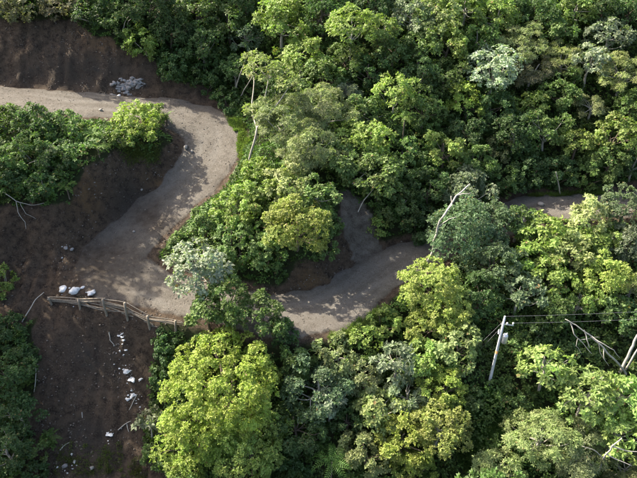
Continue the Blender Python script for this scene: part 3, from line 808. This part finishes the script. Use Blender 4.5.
def grass(name, polys, n, hgt, col, label, seed):
    rng = np.random.default_rng(seed)
    P = []
    for poly, m in zip(polys, n):
        pu = np.array(poly); q = 0
        while q < m:
            u = rng.uniform(pu[:, 0].min(), pu[:, 0].max(), 1); v = rng.uniform(pu[:, 1].min(), pu[:, 1].max(), 1)
            if inpoly(u, v, poly)[0]:
                a = at(u[0], v[0]); c = 14
                P.append(a[:2]+rng.normal(size=(c, 2))*0.25); q += 1
    P = np.vstack(P)
    k = grid_at(EE, P[:, 0], P[:, 1]) > -0.1
    P = P[k]
    pos = np.column_stack([P, gz(P[:, 0], P[:, 1])-0.03])
    ax = nrm(np.column_stack([rng.normal(size=(len(P), 2))*0.25, np.ones(len(P))]))
    cv = np.clip(0.5+fbm(P[:, 0]*0.8, P[:, 1]*0.8, 5, 3), 0, 1)
    V, F, lv, tv = leaves(pos, ax, 4, hgt, 0.05, 0.45, 0.15, rng, cv)
    o = link(name, mesh_np(name, V, F, M_LEAF, False, {'leafvar': lv, 'twigvar': tv})); o.color = (*col, 1)
    tag(o, label, 'grass'); o['kind'] = 'stuff'
grass('grass', [[(228, 118), (240, 120), (256, 165), (250, 190), (232, 195), (243, 165)], [(395, 318), (345, 345), (330, 338), (380, 310)]],
      [420, 160], 0.42, (.15, .20, .055), 'fresh green grass fringing the outer edges of the road', 3)
grass('grass', [[(465, 395), (510, 395), (505, 440), (490, 470), (462, 470), (460, 430)]], [700], 0.75, (.07, .13, .03),
      'tall dark grass on the shaded slope below the power pole', 4)
grass('grass', [[(530, 196), (600, 192), (606, 198), (530, 203)], [(540, 214), (585, 212), (590, 220), (545, 222)]], [160, 160], 0.5, (.11, .16, .035),
      'pale grass verge along the far road', 5)
grass('grass', [[(60, 440), (150, 455), (150, 478), (50, 478)], [(120, 158), (150, 160), (158, 150), (130, 146)]],
      [40, 90], 0.35, (.11, .13, .035), 'thin weeds scattered over the bare earth', 6)

def outer_wood():
    """the wood goes on to the left, right and uphill of what the photograph frames"""
    rng = np.random.default_rng(99)
    Vs, Fs, Ls, Ts, off, tubes = [], [], [], [], 0, []
    pts = [(-41.5, 66.5, 5.6), (-46, 61, 5.4), (-40.5, 58.5, 5.4), (-39.5, 52.5, 5.0), (-45, 52, 5), (-38, 47, 4.6), (-43, 46, 4.6), (-37, 41.5, 4.4), (-50, 68, 5)]
    for _ in range(400):
        x, y = rng.uniform(-75, 75), rng.uniform(28, 130)
        z = float(gz(x, y)); R = rng.uniform(3, 4.4)
        u, v, d = project(np.array([x, y, z+R*0.9]))
        m = R*FPX/d+6
        if (-m < u < 637+m and -m < v < 478+m) or u < -420 or u > 1050 or v > 640: continue
        if x < -33: continue
        if float(grid_at(EE, np.array([x]), np.array([y]))[0]) < 3: continue
        if any((x-a)**2+(y-b)**2 < 20 for a, b, c in pts): continue
        pts.append((x, y, R))
    for x, y, R in pts:
        p = dict(TYPES[['broad', 'dense', 'dome'][rng.integers(3)]]); p['cov'] *= 0.6; p['L'] *= 1.5; p['W'] *= 1.5
        z = float(gz(x, y)); c0 = np.array([x, y, z+R*1.5+1.0])
        V, F, lv, tv, C, cr = crown_arrays(R, p, rng, c0)
        Vs.append(V); Fs.append(F+off); off += len(V); Ls.append(lv); Ts.append(tv)
        tubes.append((bend((x, y, z-0.4), c0, 6, 0.02, rng), np.linspace(0.28, 0.12, 6)))
    o = link('outer_wood', mesh_np('outer_wood', np.vstack(Vs), np.vstack(Fs), M_LEAF, False,
             {'leafvar': np.concatenate(Ls), 'twigvar': np.concatenate(Ts)}))
    o.color = (.075, .13, .03, 1)
    tag(o, 'green wood closing in around the edges of the valley side', 'wood'); o['kind'] = 'stuff'
    tv_, tf_ = tube(tubes, 6)
    q = link('trunks', mesh_np('trunks', tv_, tf_, M_BARK, True), o); q['kind'] = 'stuff'
outer_wood()

# ------------------------------------------------------------------ gravel
def lump(rng, size, squash=0.7, rough=0.25, sub=1):
    bm = bmesh.new(); bmesh.ops.create_icosphere(bm, subdivisions=sub, radius=1.0)
    V = np.array([v.co for v in bm.verts]); F = np.array([[v.index for v in f.verts] for f in bm.faces]); bm.free()
    o = rng.uniform(0, 50, 3)
    k = 1+rough*2*(vnoise(V[:, 0]*1.7+o[0], V[:, 1]*1.7+V[:, 2]*1.3+o[1], 3)+0.5*vnoise(V[:, 2]*3+o[2], V[:, 0]*3+V[:, 1]*2, 8))
    V = V*k[:, None]*np.array([1, rng.uniform(0.6, 1.0), squash])*size
    return V, F
OCT = np.array([(1, 0, 0), (0, 1, 0), (-1, 0, 0), (0, -1, 0), (0, 0, 1), (0, 0, -1)], float)
OCF = np.array([(0, 1, 4), (1, 2, 4), (2, 3, 4), (3, 0, 4), (1, 0, 5), (2, 1, 5), (3, 2, 5), (0, 3, 5)])
def scatter_stones(name, x, y, smin, smax, material, label, rng):
    z = gz(x, y); n = len(x)
    s = smin+(smax-smin)*rng.random(n)**4
    sc = s[:, None, None]*rng.uniform(0.6, 1.2, (n, 1, 3))
    a = rng.uniform(0, 6.28, n); c, sn = np.cos(a), np.sin(a)
    v = OCT[None]*sc*rng.uniform(0.75, 1.2, (n, 6, 1)); v[..., 2] *= 0.6
    X = v[..., 0]*c[:, None]-v[..., 1]*sn[:, None]; Y = v[..., 0]*sn[:, None]+v[..., 1]*c[:, None]
    V = np.stack([X+x[:, None], Y+y[:, None], v[..., 2]+z[:, None]+s[:, None]*0.12], -1).reshape(-1, 3)
    F = (OCF[None]+np.arange(n)[:, None, None]*6).reshape(-1, 3)
    o = link(name, mesh_np(name, V, F, material)); tag(o, label, 'gravel'); o['kind'] = 'stuff'
rng = np.random.default_rng(12)
x = rng.uniform(-58, 45, 120000); y = rng.uniform(38, 95, 120000)
k = (grid_at(EE, x, y) < 0.3) & in_view(x, y, gz(x, y), 30) & (fbm(x*0.5, y*0.5, 77, 3)+rng.normal(size=len(x))*0.4 > 0.1)
x, y = x[k][:9000], y[k][:9000]
scatter_stones('gravel', x, y, 0.025, 0.12, M_RUBBLE, 'loose grey gravel strewn over the dirt road', rng)
x = rng.uniform(-58, 10, 120000); y = rng.uniform(32, 98, 120000)
k = (grid_at(EE, x, y) > 0.3) & (grid_at(BM, x, y) > 0.6) & in_view(x, y, gz(x, y), 30) & (fbm(x*0.4, y*0.4, 78, 3)+rng.normal(size=len(x))*0.35 > 0.12)
x, y = x[k][:9000], y[k][:9000]
scatter_stones('rubble', x, y, 0.025, 0.15, M_RUBBLE, 'small rubble scattered over the bare earth banks and slide', rng)

# ------------------------------------------------------------------ ferns and palms: each frond its own part
def frond_mesh(length, width, rng, arch, n=11, base_gap=0.08):
    """arched midrib along +x with paired leaflets"""
    V, F = [], []
    t = np.linspace(0, 1, n+1)
    px = length*t*np.cos(arch*t*0.6); pz = length*(0.55*t-arch*0.75*t*t)
    def add(a, b, c, d):
        i = len(V); V.extend([a, b, c, d]); F.append((i, i+1, i+2)); F.append((i, i+2, i+3))
    for i in range(n):
        if t[i] < base_gap: continue
        w = width*math.sin(math.pi*min(1, 0.15+0.85*t[i]))**0.7*(1.05-0.5*t[i])
        a = np.array([px[i], 0, pz[i]]); b = np.array([px[i+1], 0, pz[i+1]])
        for s in (-1, 1):
            e = a+np.array([length*0.10, s*w, -0.22*w+rng.normal()*0.03*length])
            m = b*0.9+a*0.1
            V_mid = (a+e)/2+np.array([length*0.035, 0, 0.0])
            add(a, (a+e)/2-np.array([length*0.015, 0, 0]), e, V_mid*0.5+m*0.5+np.array([0, s*w*0.25, 0]))
    for i in range(n):   # midrib
        a = np.array([px[i], -0.012, pz[i]]); b = np.array([px[i], 0.012, pz[i]]); c = np.array([px[i+1], 0.01, pz[i+1]]); d = np.array([px[i+1], -0.01, pz[i+1]])
        add(a, b, c, d)
    V = np.array(V); F = np.array(F)
    return mesh_np('frond', V, F, M_LEAF, False, {'leafvar': np.repeat(rng.uniform(0.3, 0.9, len(V)//4), 4), 'twigvar': np.full(len(V), rng.uniform(0.3, 0.8))})
def fronds(kind, u, v, h, n, length, width, col, label, group, seed, trunk_h=0.0):
    rng = np.random.default_rng(seed)
    P = at(u, v, h); g = float(gz(P[0], P[1]))
    t = thing(kind, label, kind.replace('_', ' '), (P[0], P[1], g), group)
    meshes = [frond_mesh(length*f, width*f, rng, a) for f, a in ((1.0, 0.95), (0.85, 0.75), (1.1, 1.15))]
    H = P[2]-g
    tv_, tf_ = tube([(bend((0, 0, -0.3), (0, 0, H), 5, 0.01, rng), np.linspace(0.09, 0.06, 5)*(1 if H > 0.6 else 0.7))], 7)
    link('stem', mesh_np('stem', tv_, tf_, M_BARK, True), t)
    for k in range(n):
        o = link('frond', meshes[k % 3], t, (0, 0, H-0.03))
        o.rotation_euler = (rng.normal()*0.15, rng.normal()*0.22-0.1, 6.283*k/n+rng.normal()*0.2)
        o.color = (*(np.array(col)*rng.uniform(0.8, 1.2)), 1)
fronds('palm', 332, 462, 4.6, 13, 2.3, 0.42, (.085, .16, .03), 'small green palm with arched fronds at the bottom edge', 'palms in the forest', 1)
fronds('palm', 405, 116, 6.0, 11, 1.9, 0.34, (.13, .20, .04), 'small palm among the forest crowns under the ladder-leaved tree', 'palms in the forest', 2)
FG = 'ferns hanging over the knob bank'
for k, (u, v, L, lab) in enumerate([
        (93, 134, 1.7, 'pale green fern in the gap right of the knob shrubs'),
        (97, 146, 1.6, 'fern with long fronds just below the gap in the knob growth'),
        (62, 150, 1.5, 'fern in the middle of the knob front among dark shrubs'),
        (44, 188, 1.4, 'fern with bright fronds at the lowest tip of the knob growth'),
        (66, 186, 1.5, 'fern hanging over the brown bank right of the lowest shrub'),
        (152, 108, 1.5, 'feathery fern on the crest behind the bright isolated shrub'),
        (166, 116, 1.3, 'small fern at the road edge right of the bright isolated shrub')]):
    fronds('fern', u, v, 1.5 if k < 3 or k > 4 else 1.7, 9, L, 0.30, (.13, .21, .045), lab, FG, 30+k)
fronds('fern', 50, 436, 0.8, 9, 1.4, 0.28, (.08, .15, .03), 'fern on the left rim of the earth slide near the bottom', 'ferns on the slide rim', 50)

# ------------------------------------------------------------------ bare trunks and dead branches
def wood(name, label, cat, group, specs, material, seed, sides=7):
    """specs: (list of (u, v, height above ground), r0, r1); first point of the first is the base"""
    rng = np.random.default_rng(seed)
    P0 = at(*specs[0][0][0])
    base = np.array([P0[0], P0[1], float(gz(P0[0], P0[1]))])
    paths = []
    for pts, r0, r1 in specs:
        P = np.array([at(*q) for q in pts])-base
        fine = []
        for a, b in zip(P[:-1], P[1:]):
            s = bend(a, b, 5, 0.025, rng); fine.extend(s[:-1])
        fine.append(P[-1]); fine = np.array(fine)
        paths.append((fine, np.linspace(r0, r1, len(fine))))
    t = thing(name, label, cat, base, group)
    main_v, main_f = tube(paths[:1], sides)
    link('trunk', mesh_np('trunk', main_v, main_f, material, True), t)
    for p in paths[1:]:
        v_, f_ = tube([p], 6); link('branch', mesh_np('branch', v_, f_, material, True), t)
    return t
def rise(u0, v0, u1, v1, h1, n=3):
    """straight stem from the ground at the first pixel to height h1 seen at the second"""
    return [(u0, v0, -0.2)] + [(u0+(u1-u0)*k/n, v0+(v1-v0)*k/n, h1*k/n) for k in range(1, n+1)]
G1 = 'bare leaning stems above the upper bend'
wood('bare_stem', 'thin pale bare stem leaning right, left one of the leaning pair', 'stem', G1, [(rise(232, 98, 247, 56, 6.2), 0.10, 0.05)], M_PALE, 1)
wood('bare_stem', 'shorter thin bare stem leaning right beside the taller leaning one', 'stem', G1, [(rise(238, 100, 253, 76, 3.8), 0.09, 0.04)], M_PALE, 2)
wood('dead_tree', 'bleached dead trunk leaning over the grey-green tree beside the lower road', 'dead tree', 'dead wood', [
    ([(427, 262, 0.2), (434, 240, 4.2), (445, 214, 7.4), (456, 196, 9.0), (470, 184, 9.6)], 0.17, 0.06),
    ([(445, 214, 7.4), (452, 205, 8.4), (451, 196, 9.0)], 0.08, 0.03),
    ([(456, 196, 9.0), (462, 194, 9.0), (471, 193, 9.0)], 0.06, 0.03),
    ([(440, 226, 6.0), (449, 219, 7.4), (456, 217, 7.6)], 0.06, 0.025)], M_DEAD, 3)
wood('fallen_tree', 'fallen grey dead tree with forked branches lying across the slope at right', 'dead tree', 'dead wood', [
    ([(626, 374, 0.3), (616, 361, 3.2), (604, 348, 4.6), (590, 335, 5.4), (576, 325, 5.8), (565, 319, 6.0)], 0.11, 0.035),
    ([(590, 335, 5.4), (600, 342, 5.6), (614, 350, 5.4), (620, 358, 4.6)], 0.06, 0.025),
    ([(584, 330, 5.6), (587, 340, 5.2), (590, 348, 4.6)], 0.06, 0.03),
    ([(570, 322, 5.9), (574, 334, 5.4), (583, 343, 4.8), (592, 354, 4.2)], 0.06, 0.025),
    ([(604, 348, 4.6), (604, 358, 4.0), (609, 366, 3.2)], 0.05, 0.02),
    ([(580, 340, 5.0), (590, 338, 5.2), (600, 337, 5.2)], 0.03, 0.012),
    ([(598, 342, 5.2), (600, 352, 4.6), (606, 362, 3.8)], 0.035, 0.015),
    ([(578, 338, 5.1), (576, 346, 4.6), (582, 354, 4.0)], 0.03, 0.012)], M_DEAD, 4)
wood('dead_tree', 'thicker of the two pale leaning dead trunks at the right edge', 'dead tree', 'leaning dead trunks at the right edge', [(rise(618, 376, 641, 330, 5.2), 0.17, 0.11)], M_DEAD, 5)
wood('dead_tree', 'thinner pale dead trunk leaning beside the thicker one at the right edge', 'dead tree', 'leaning dead trunks at the right edge', [(rise(623, 374, 645, 337, 4.2), 0.11, 0.07)], M_DEAD, 6)
wood('fallen_branch', 'forked bleached branch sticking out at the left edge under the knob shrubs', 'branch', 'dead wood', [
    ([(-8, 186, 0.9), (6, 194, 1.0), (16, 201, 1.0), (30, 205, 0.8), (44, 203, 0.6)], 0.06, 0.02),
    ([(16, 201, 1.0), (18, 212, 0.7), (25, 222, 0.3), (26, 229, 0.15)], 0.045, 0.02),
    ([(20, 203, 1.0), (26, 214, 0.6), (36, 219, 0.3)], 0.03, 0.015)], M_DEAD, 7)
wood('fallen_branch', 'long pale stick lying on the bank at the left end of the fence', 'branch', 'dead wood', [([(22, 322, 0.1), (30, 309, 0.3), (37, 298, 0.5), (44, 292, 0.6)], 0.06, 0.035)], M_DEAD, 8)
wood('bare_stem', 'slim pale trunk standing among foliage above the far road', 'stem', 'bare stems in the forest', [(rise(561, 196, 556, 172, 4.0), 0.08, 0.05)], M_DEAD, 9)
wood('bare_stem', 'pale leaning stems lying against the shrubs above the grey scree', 'stem', 'bare stems in the forest', [([(358, 212, 0.2), (364, 200, 1.2), (376, 186, 2.4)], 0.07, 0.04), ([(352, 184, 2.5), (360, 178, 3.4), (366, 172, 4.0)], 0.05, 0.03)], M_DEAD, 10)

wood('dead_tree', 'white bare branches spreading over the big-leaved tree in the bottom right corner', 'dead tree', 'dead wood', [
    ([(600, 470, 0.2), (604, 458, 5.0), (612, 446, 7.6), (622, 438, 8.6)], 0.10, 0.05),
    ([(612, 446, 7.6), (624, 450, 7.8), (640, 452, 7.8)], 0.07, 0.03),
    ([(606, 454, 6.0), (618, 460, 6.2), (632, 466, 6.2)], 0.06, 0.025),
    ([(604, 458, 5.0), (594, 450, 6.6), (582, 446, 7.0)], 0.05, 0.02)], M_DEAD, 11)
# the slender tree right of the upper bend: forked pale stems, flat crowns
def slender_tree():
    rng = np.random.default_rng(77)
    base = at(248, 166)
    t = thing('tree', 'slender tree with forked pale stems and a flat crown beside the upper road bend', 'tree', base, UP)
    def rel(u, v, h): return at(u, v, h)-base
    tops = [(268, 72, 8.6, 25, .62), (256, 112, 5.2, 14, .5), (288, 84, 8.0, 15, .55), (252, 58, 9.0, 12, .55)]
    Vs, Fs, Ls, Ts, off, paths = [], [], [], [], 0, []
    p = dict(TYPES['slender']); p['cov'] = 1.25; p['L'] = .34; p['W'] = .16
    fork = rel(257, 128, 3.6)
    paths.append((bend((0, 0, -0.3), fork, 6, 0.02, rng), np.linspace(0.16, 0.12, 6)))
    for u, v, h, r, sq in tops:
        c = rel(u, v, h); R = r*float((c+base-EYE) @ FWD)/FPX; p['sq'] = sq
        V, F, lv, tv, C, cr = crown_arrays(R, p, rng, c)
        Vs.append(V); Fs.append(F+off); off += len(V); Ls.append(lv); Ts.append(tv)
        paths.append((bend(fork, c-np.array([0, 0, 0.3*R]), 8, 0.03, rng), np.linspace(0.10, 0.045, 8)))
        for j in range(0, len(C), 3):
            paths.append((bend(c-np.array([0, 0, 0.3*R]), C[j], 5, 0.05, rng), np.linspace(0.04, 0.015, 5)))
    o = link('crown', mesh_np('crown', np.vstack(Vs), np.vstack(Fs), M_LEAF, False, {'leafvar': np.concatenate(Ls), 'twigvar': np.concatenate(Ts)}), t)
    o.color = (.19, .225, .075, 1)
    v_, f_ = tube(paths, 7); link('trunk', mesh_np('trunk', v_, f_, M_PALE, True), t)
slender_tree()

# ------------------------------------------------------------------ timber fence holding the fill
def fence():
    rng = np.random.default_rng(5)
    posts = [(52, 304), (80, 309), (107, 315), (128, 320), (150, 328), (176, 331)]
    hts = [1.0, 1.3, 2.2, 2.3, 1.7, 1.4]
    G = [at(u, v) for u, v in posts]
    base = G[2].copy()
    t = thing('timber_fence', 'rough timber fence of posts and stacked poles holding the road fill', 'fence', base)
    T = []
    for k, (g, h) in enumerate(zip(G, hts)):
        tip = g+np.array([rng.normal()*0.10, rng.normal()*0.08, h])
        T.append(tip)
        v_, f_ = tube([(bend(g-base-np.array([0, 0, 0.5]), tip-base, 5, 0.01, rng), np.linspace(0.14, 0.115, 5))], 8)
        link('post', mesh_np('post', v_, f_, M_TIMBER, True), t)
    back = np.array([0.0, 0.17, 0.0])
    for k in range(len(G)-1):
        for j, f in enumerate((0.22, 0.36, 0.5, 0.62, 0.74, 0.86)):
            if rng.random() < 0.1: continue
            a = G[k]*(1-f)+T[k]*f; b = G[k+1]*(1-f)+T[k+1]*f
            d = nrm(b-a)
            a = a-d*rng.uniform(0.1, 0.7)+back*(1+0.5*(j % 2))+np.array([0, 0, rng.normal()*0.16])
            b = b+d*rng.uniform(0.1, 0.7)+back*(1+0.5*(j % 2))+np.array([0, 0, rng.normal()*0.16])
            r = rng.uniform(0.05, 0.095)
            v_, f_ = tube([(bend(a-base, b-base, 7, 0.012, rng), np.linspace(r, r*0.75, 7))], 7)
            link('rail', mesh_np('rail', v_, f_, M_TIMBER, True), t)
fence()

# ------------------------------------------------------------------ sacks, rags, rocks, sticks
def solid(name, u, v, size, label, cat, group, material, seed, squash=0.6, rough=0.25, sub=2, sink=0.35, h=0.0, smooth=True):
    rng = np.random.default_rng(seed)
    P = at(u, v, h)
    V, F = lump(rng, size, squash, rough, sub)
    a = rng.uniform(0, 6.28); c, s = math.cos(a), math.sin(a)
    V = np.stack([V[:, 0]*c-V[:, 1]*s, V[:, 0]*s+V[:, 1]*c, V[:, 2]], 1)
    V[:, 2] -= V[:, 2].min()*(1-sink)
    o = link(name, mesh_np(name, V, F, material, smooth), None, (P[0], P[1], P[2]-0.02))
    return tag(o, label, cat, group)
SG = 'white sacks behind the fence'
solid('sack', 63, 290, 0.42, 'white sack lying behind the fence, leftmost of the three', 'sack', SG, M_BAG, 1, 0.6, 0.3, 3)
solid('sack', 75, 292, 0.55, 'largest white sack behind the fence, middle one', 'sack', SG, M_BAG, 2, 0.55, 0.35, 3)
solid('sack', 92, 294, 0.42, 'dirty white sack behind the fence, nearest the tall posts', 'sack', SG, M_BAG, 3, 0.6, 0.3, 3)
solid('sack', 83, 288, 0.28, 'small white sack behind the larger ones at the fence', 'sack', SG, M_BAG, 4, 0.5, 0.3, 3)
solid('bag', 119, 96, 0.24, 'small white bag at the inner edge of the upper road', 'bag', None, M_BAG, 5, 0.5, 0.3, 3)
RG = 'white rags strewn down the earth slide'
for k, (u, v, s, lab) in enumerate([(121, 336, 0.30, 'white bag lying on the slide just below the fence'),
        (128, 371, 0.36, 'long white rag on the slide, highest of the middle heap'),
        (131, 379, 0.33, 'crumpled white rag under the long one on the slide'),
        (133, 395, 0.34, 'white rag below the middle heap on the slide'),
        (128, 398, 0.24, 'small white rag left of the lower one on the slide'),
        (111, 434, 0.26, 'greyish rag low on the slide'),
        (142, 378, 0.22, 'small pale rag right of the middle heap on the slide')]):
    solid('rag', u, v, s, lab, 'rag', RG, M_BAG, 20+k, 0.18, 1.0, 3, 0.2)
x = []; y = []
rng = np.random.default_rng(31)
for u, v, n, sp in ((122, 340, 14, 3), (128, 374, 40, 4), (131, 394, 34, 5), (124, 356, 14, 5), (115, 345, 10, 5), (138, 408, 12, 6), (66, 464, 14, 8), (112, 436, 10, 6), (75, 294, 16, 7), (62, 248, 10, 8)):
    for _ in range(n):
        P = at(u+rng.normal()*sp, v+rng.normal()*sp*1.3); x.append(P[0]); y.append(P[1])
scatter_stones('litter', np.array(x), np.array(y), 0.03, 0.19, M_BAG, 'torn white scraps littering the slide and the fill', rng)
bpy.data.objects['litter']['category'] = 'litter'
# pale broken rock in the cut bank
def outcrop():
    rng = np.random.default_rng(8)
    b = at(126, 88)
    t = thing('rock_outcrop', 'broken whitish rock showing in the dark cut bank above the upper road', 'rock', b)
    spots = [(rng.normal()*7.5, rng.normal()*4.0) for _ in range(70)]
    for dx, dy in spots:
        P = at(126+dx, 86+dy-0.2*dx)
        V, F = lump(rng, rng.uniform(0.16, 0.50), 0.6, 0.7, 2)
        link('stone', mesh_np('stone', V, F, M_WSTONE), t, tuple(P-b+np.array([0, 0.10, -0.10])))
outcrop()
BG = 'boulders on the bare earth'
for k, (u, v, s, lab) in enumerate([(142, 190, 0.16, 'grey stone at the foot of the knob bank'),
        (66, 249, 0.26, 'pale stone at the left side of the fill, upper of two'), (72, 250, 0.22, 'pale stone at the left side of the fill, lower of two'),
        (186, 148, 0.34, 'grey boulder at the inner edge of the road beside the bright shrub'),
        (192, 152, 0.24, 'smaller grey boulder at the inner road edge'),
        (101, 111, 0.26, 'pinkish grey boulder on the road edge above the gap in the knob growth'),
        (541, 205, 0.35, 'grey stone at the left end of the far road'), (66, 466, 0.3, 'pale stone at the bottom of the slide'),
        (134, 232, 0.16, 'small stone on the wheel track of the left road leg'), (92, 468, 0.22, 'flat stone at the bottom of the slide near its middle')]):
    solid('boulder', u, v, s, lab, 'stone', BG, M_WSTONE if k in (1, 2, 7) else M_STONE, 60+k, 0.7, 0.35, 2, 0.3, smooth=False)
KG = 'sticks lying on the slide'
for k, (pts, lab) in enumerate([
        ([(109, 332, .08), (110, 340, .1), (115, 346, .08)], 'curved pale stick on the slide below the fence'),
        ([(137, 394, .1), (133, 402, .1), (129, 410, .08)], 'pale stick below the white rags on the slide'),
        ([(118, 430, .1), (125, 424, .12), (131, 421, .1)], 'stick pointing up right, low on the slide'),
        ([(127, 424, .1), (129, 432, .1)], 'short stick crossing the upright pointing one'),
        ([(82, 412, .06), (83, 420, .06)], 'thin stick in the middle of the slide'),
        ([(33, 356, .3), (36, 372, .3), (34, 392, .2)], 'long grey pole along the left rim of the slide'),
        ([(60, 450, .08), (66, 444, .1), (70, 442, .08)], 'grey stick at the bottom left of the slide')]):
    wood('stick', lab, 'stick', KG, [(pts, 0.06, 0.035)], M_DEAD, 80+k, 6)

# ------------------------------------------------------------------ power pole, guys and cables
def power_pole():
    rng = np.random.default_rng(3)
    b = at(489, 384); b[2] = float(gz(b[0], b[1]))
    # height at which the vertical pole reaches photo row 318
    hs = np.arange(5, 16, 0.05); P = b+np.outer(hs, [0.0, 0, 1]); _, v, _ = project(P)
    H = float(hs[np.argmin(abs(v-318))])
    t = thing('power_pole', 'grey power pole with a small transformer and an orange band', 'power pole', b)
    def part(name, paths, m, sides=12, parent=t):
        v_, f_ = tube(paths, sides); return link(name, mesh_np(name, v_, f_, m, True), parent)
    part('shaft', [(np.array([(0, 0, -0.5), (0, 0, H*0.3), (0, 0, H*0.6), (0, 0, H)]), np.array([0.15, 0.135, 0.12, 0.10]))], M_CONC)
    part('orange_band', [(np.array([(0, 0, H*0.49), (0, 0, H*0.53)]), np.array([0.137, 0.135]))], M_ORANGE)
    part('crossarm', [(np.array([(-0.15, 0.16, H-0.9), (0.95, -0.05, H-0.9)]), np.array([0.06, 0.06]))], M_STEEL, 6)
    for x, z in ((0.9, H-0.84), (0.35, H-0.84), (0.0, H)):
        part('insulator', [(np.array([(x, 0.02, z), (x, 0.02, z+0.08), (x, 0.02, z+0.1), (x, 0.02, z+0.2), (x, 0.02, z+0.22)]), np.array([0.04, 0.04, 0.085, 0.085, 0.04]))], M_PORC, 8)
    tr = part('transformer', [(np.array([(0.42, -0.1, H*0.66), (0.42, -0.1, H*0.66+0.05), (0.42, -0.1, H*0.76), (0.42, -0.1, H*0.775)]), np.array([0.20, 0.26, 0.26, 0.2]))], M_STEEL, 12)
    for dx in (-0.1, 0.1):
        part('bushing', [(np.array([(0.42+dx, -0.1, H*0.772), (0.42+dx, -0.1, H*0.80)]), np.array([0.05, 0.03]))], M_PORC, 8, tr)
    part('bracket', [(np.array([(0, 0, H*0.72), (0.30, -0.07, H*0.72)]), np.array([0.04, 0.04]))], M_STEEL, 6)
    part('fuse_cutout', [(np.array([(-0.22, 0.0, H*0.78), (-0.26, 0.0, H*0.835)]), np.array([0.08, 0.05]))], M_PORC, 8)
    part('fuse_cutout', [(np.array([(-0.16, 0.0, H*0.78), (0.0, 0.0, H*0.78)]), np.array([0.03, 0.03]))], M_STEEL, 6)
    top = b+np.array([0, 0, H])
    def cable(name, a, c, sag, r, label, cat, group):
        s = np.linspace(0, 1, 24)[:, None]
        pts = a+(c-a)*s-np.array([0, 0, 1])*(4*sag*s*(1-s))
        v_, f_ = tube([(pts-a, np.full(24, r))], 5)
        tag(link(name, mesh_np(name, v_, f_, M_CABLE, True), None, tuple(a)), label, cat, group)
    g1 = at(466, 357); g2 = at(474, 356)
    cable('guy_wire', top-np.array([0, 0, 0.3]), g1, 0.05, 0.010, 'left guy wire running from the pole top down to the slope', 'wire', 'guy wires')
    cable('guy_wire', top-np.array([0, 0, 0.9]), g2, 0.05, 0.010, 'right guy wire running from the pole top down to the slope', 'wire', 'guy wires')
    # next pole down the line, right of the frame
    q = np.array([b[0]+44.0, b[1]+4.5, 0]); q[2] = float(gz(q[0], q[1]))
    t2 = thing('power_pole', 'plain grey power pole farther along the cables', 'power pole', q)
    v_, f_ = tube([(np.array([(0, 0, -0.5), (0, 0, 11.5)]), np.array([0.19, 0.12]))], 12); link('shaft', mesh_np('shaft', v_, f_, M_CONC, True), t2)
    v_, f_ = tube([(np.array([(-0.1, 0.16, 10.6), (0.95, -0.05, 10.6)]), np.array([0.06, 0.06]))], 6); link('crossarm', mesh_np('crossarm', v_, f_, M_STEEL, True), t2)
    cable('power_cable', top+np.array([0, 0.02, 0.2]), q+np.array([0, 0, 11.5]), 1.0, 0.009, 'upper power cable running right from the pole top', 'cable', 'power cables')
    cable('power_cable', top+np.array([0.9, 0.02, -0.66]), q+np.array([0.9, 0, 10.66]), 1.1, 0.009, 'lower power cable running right from the crossarm end', 'cable', 'power cables')
power_pole()

TOTAL_TRIS = (sum(len(m.polygons)*(2 if len(m.polygons) and m.polygons[0].loop_total == 4 else 1) for m in bpy.data.meshes))
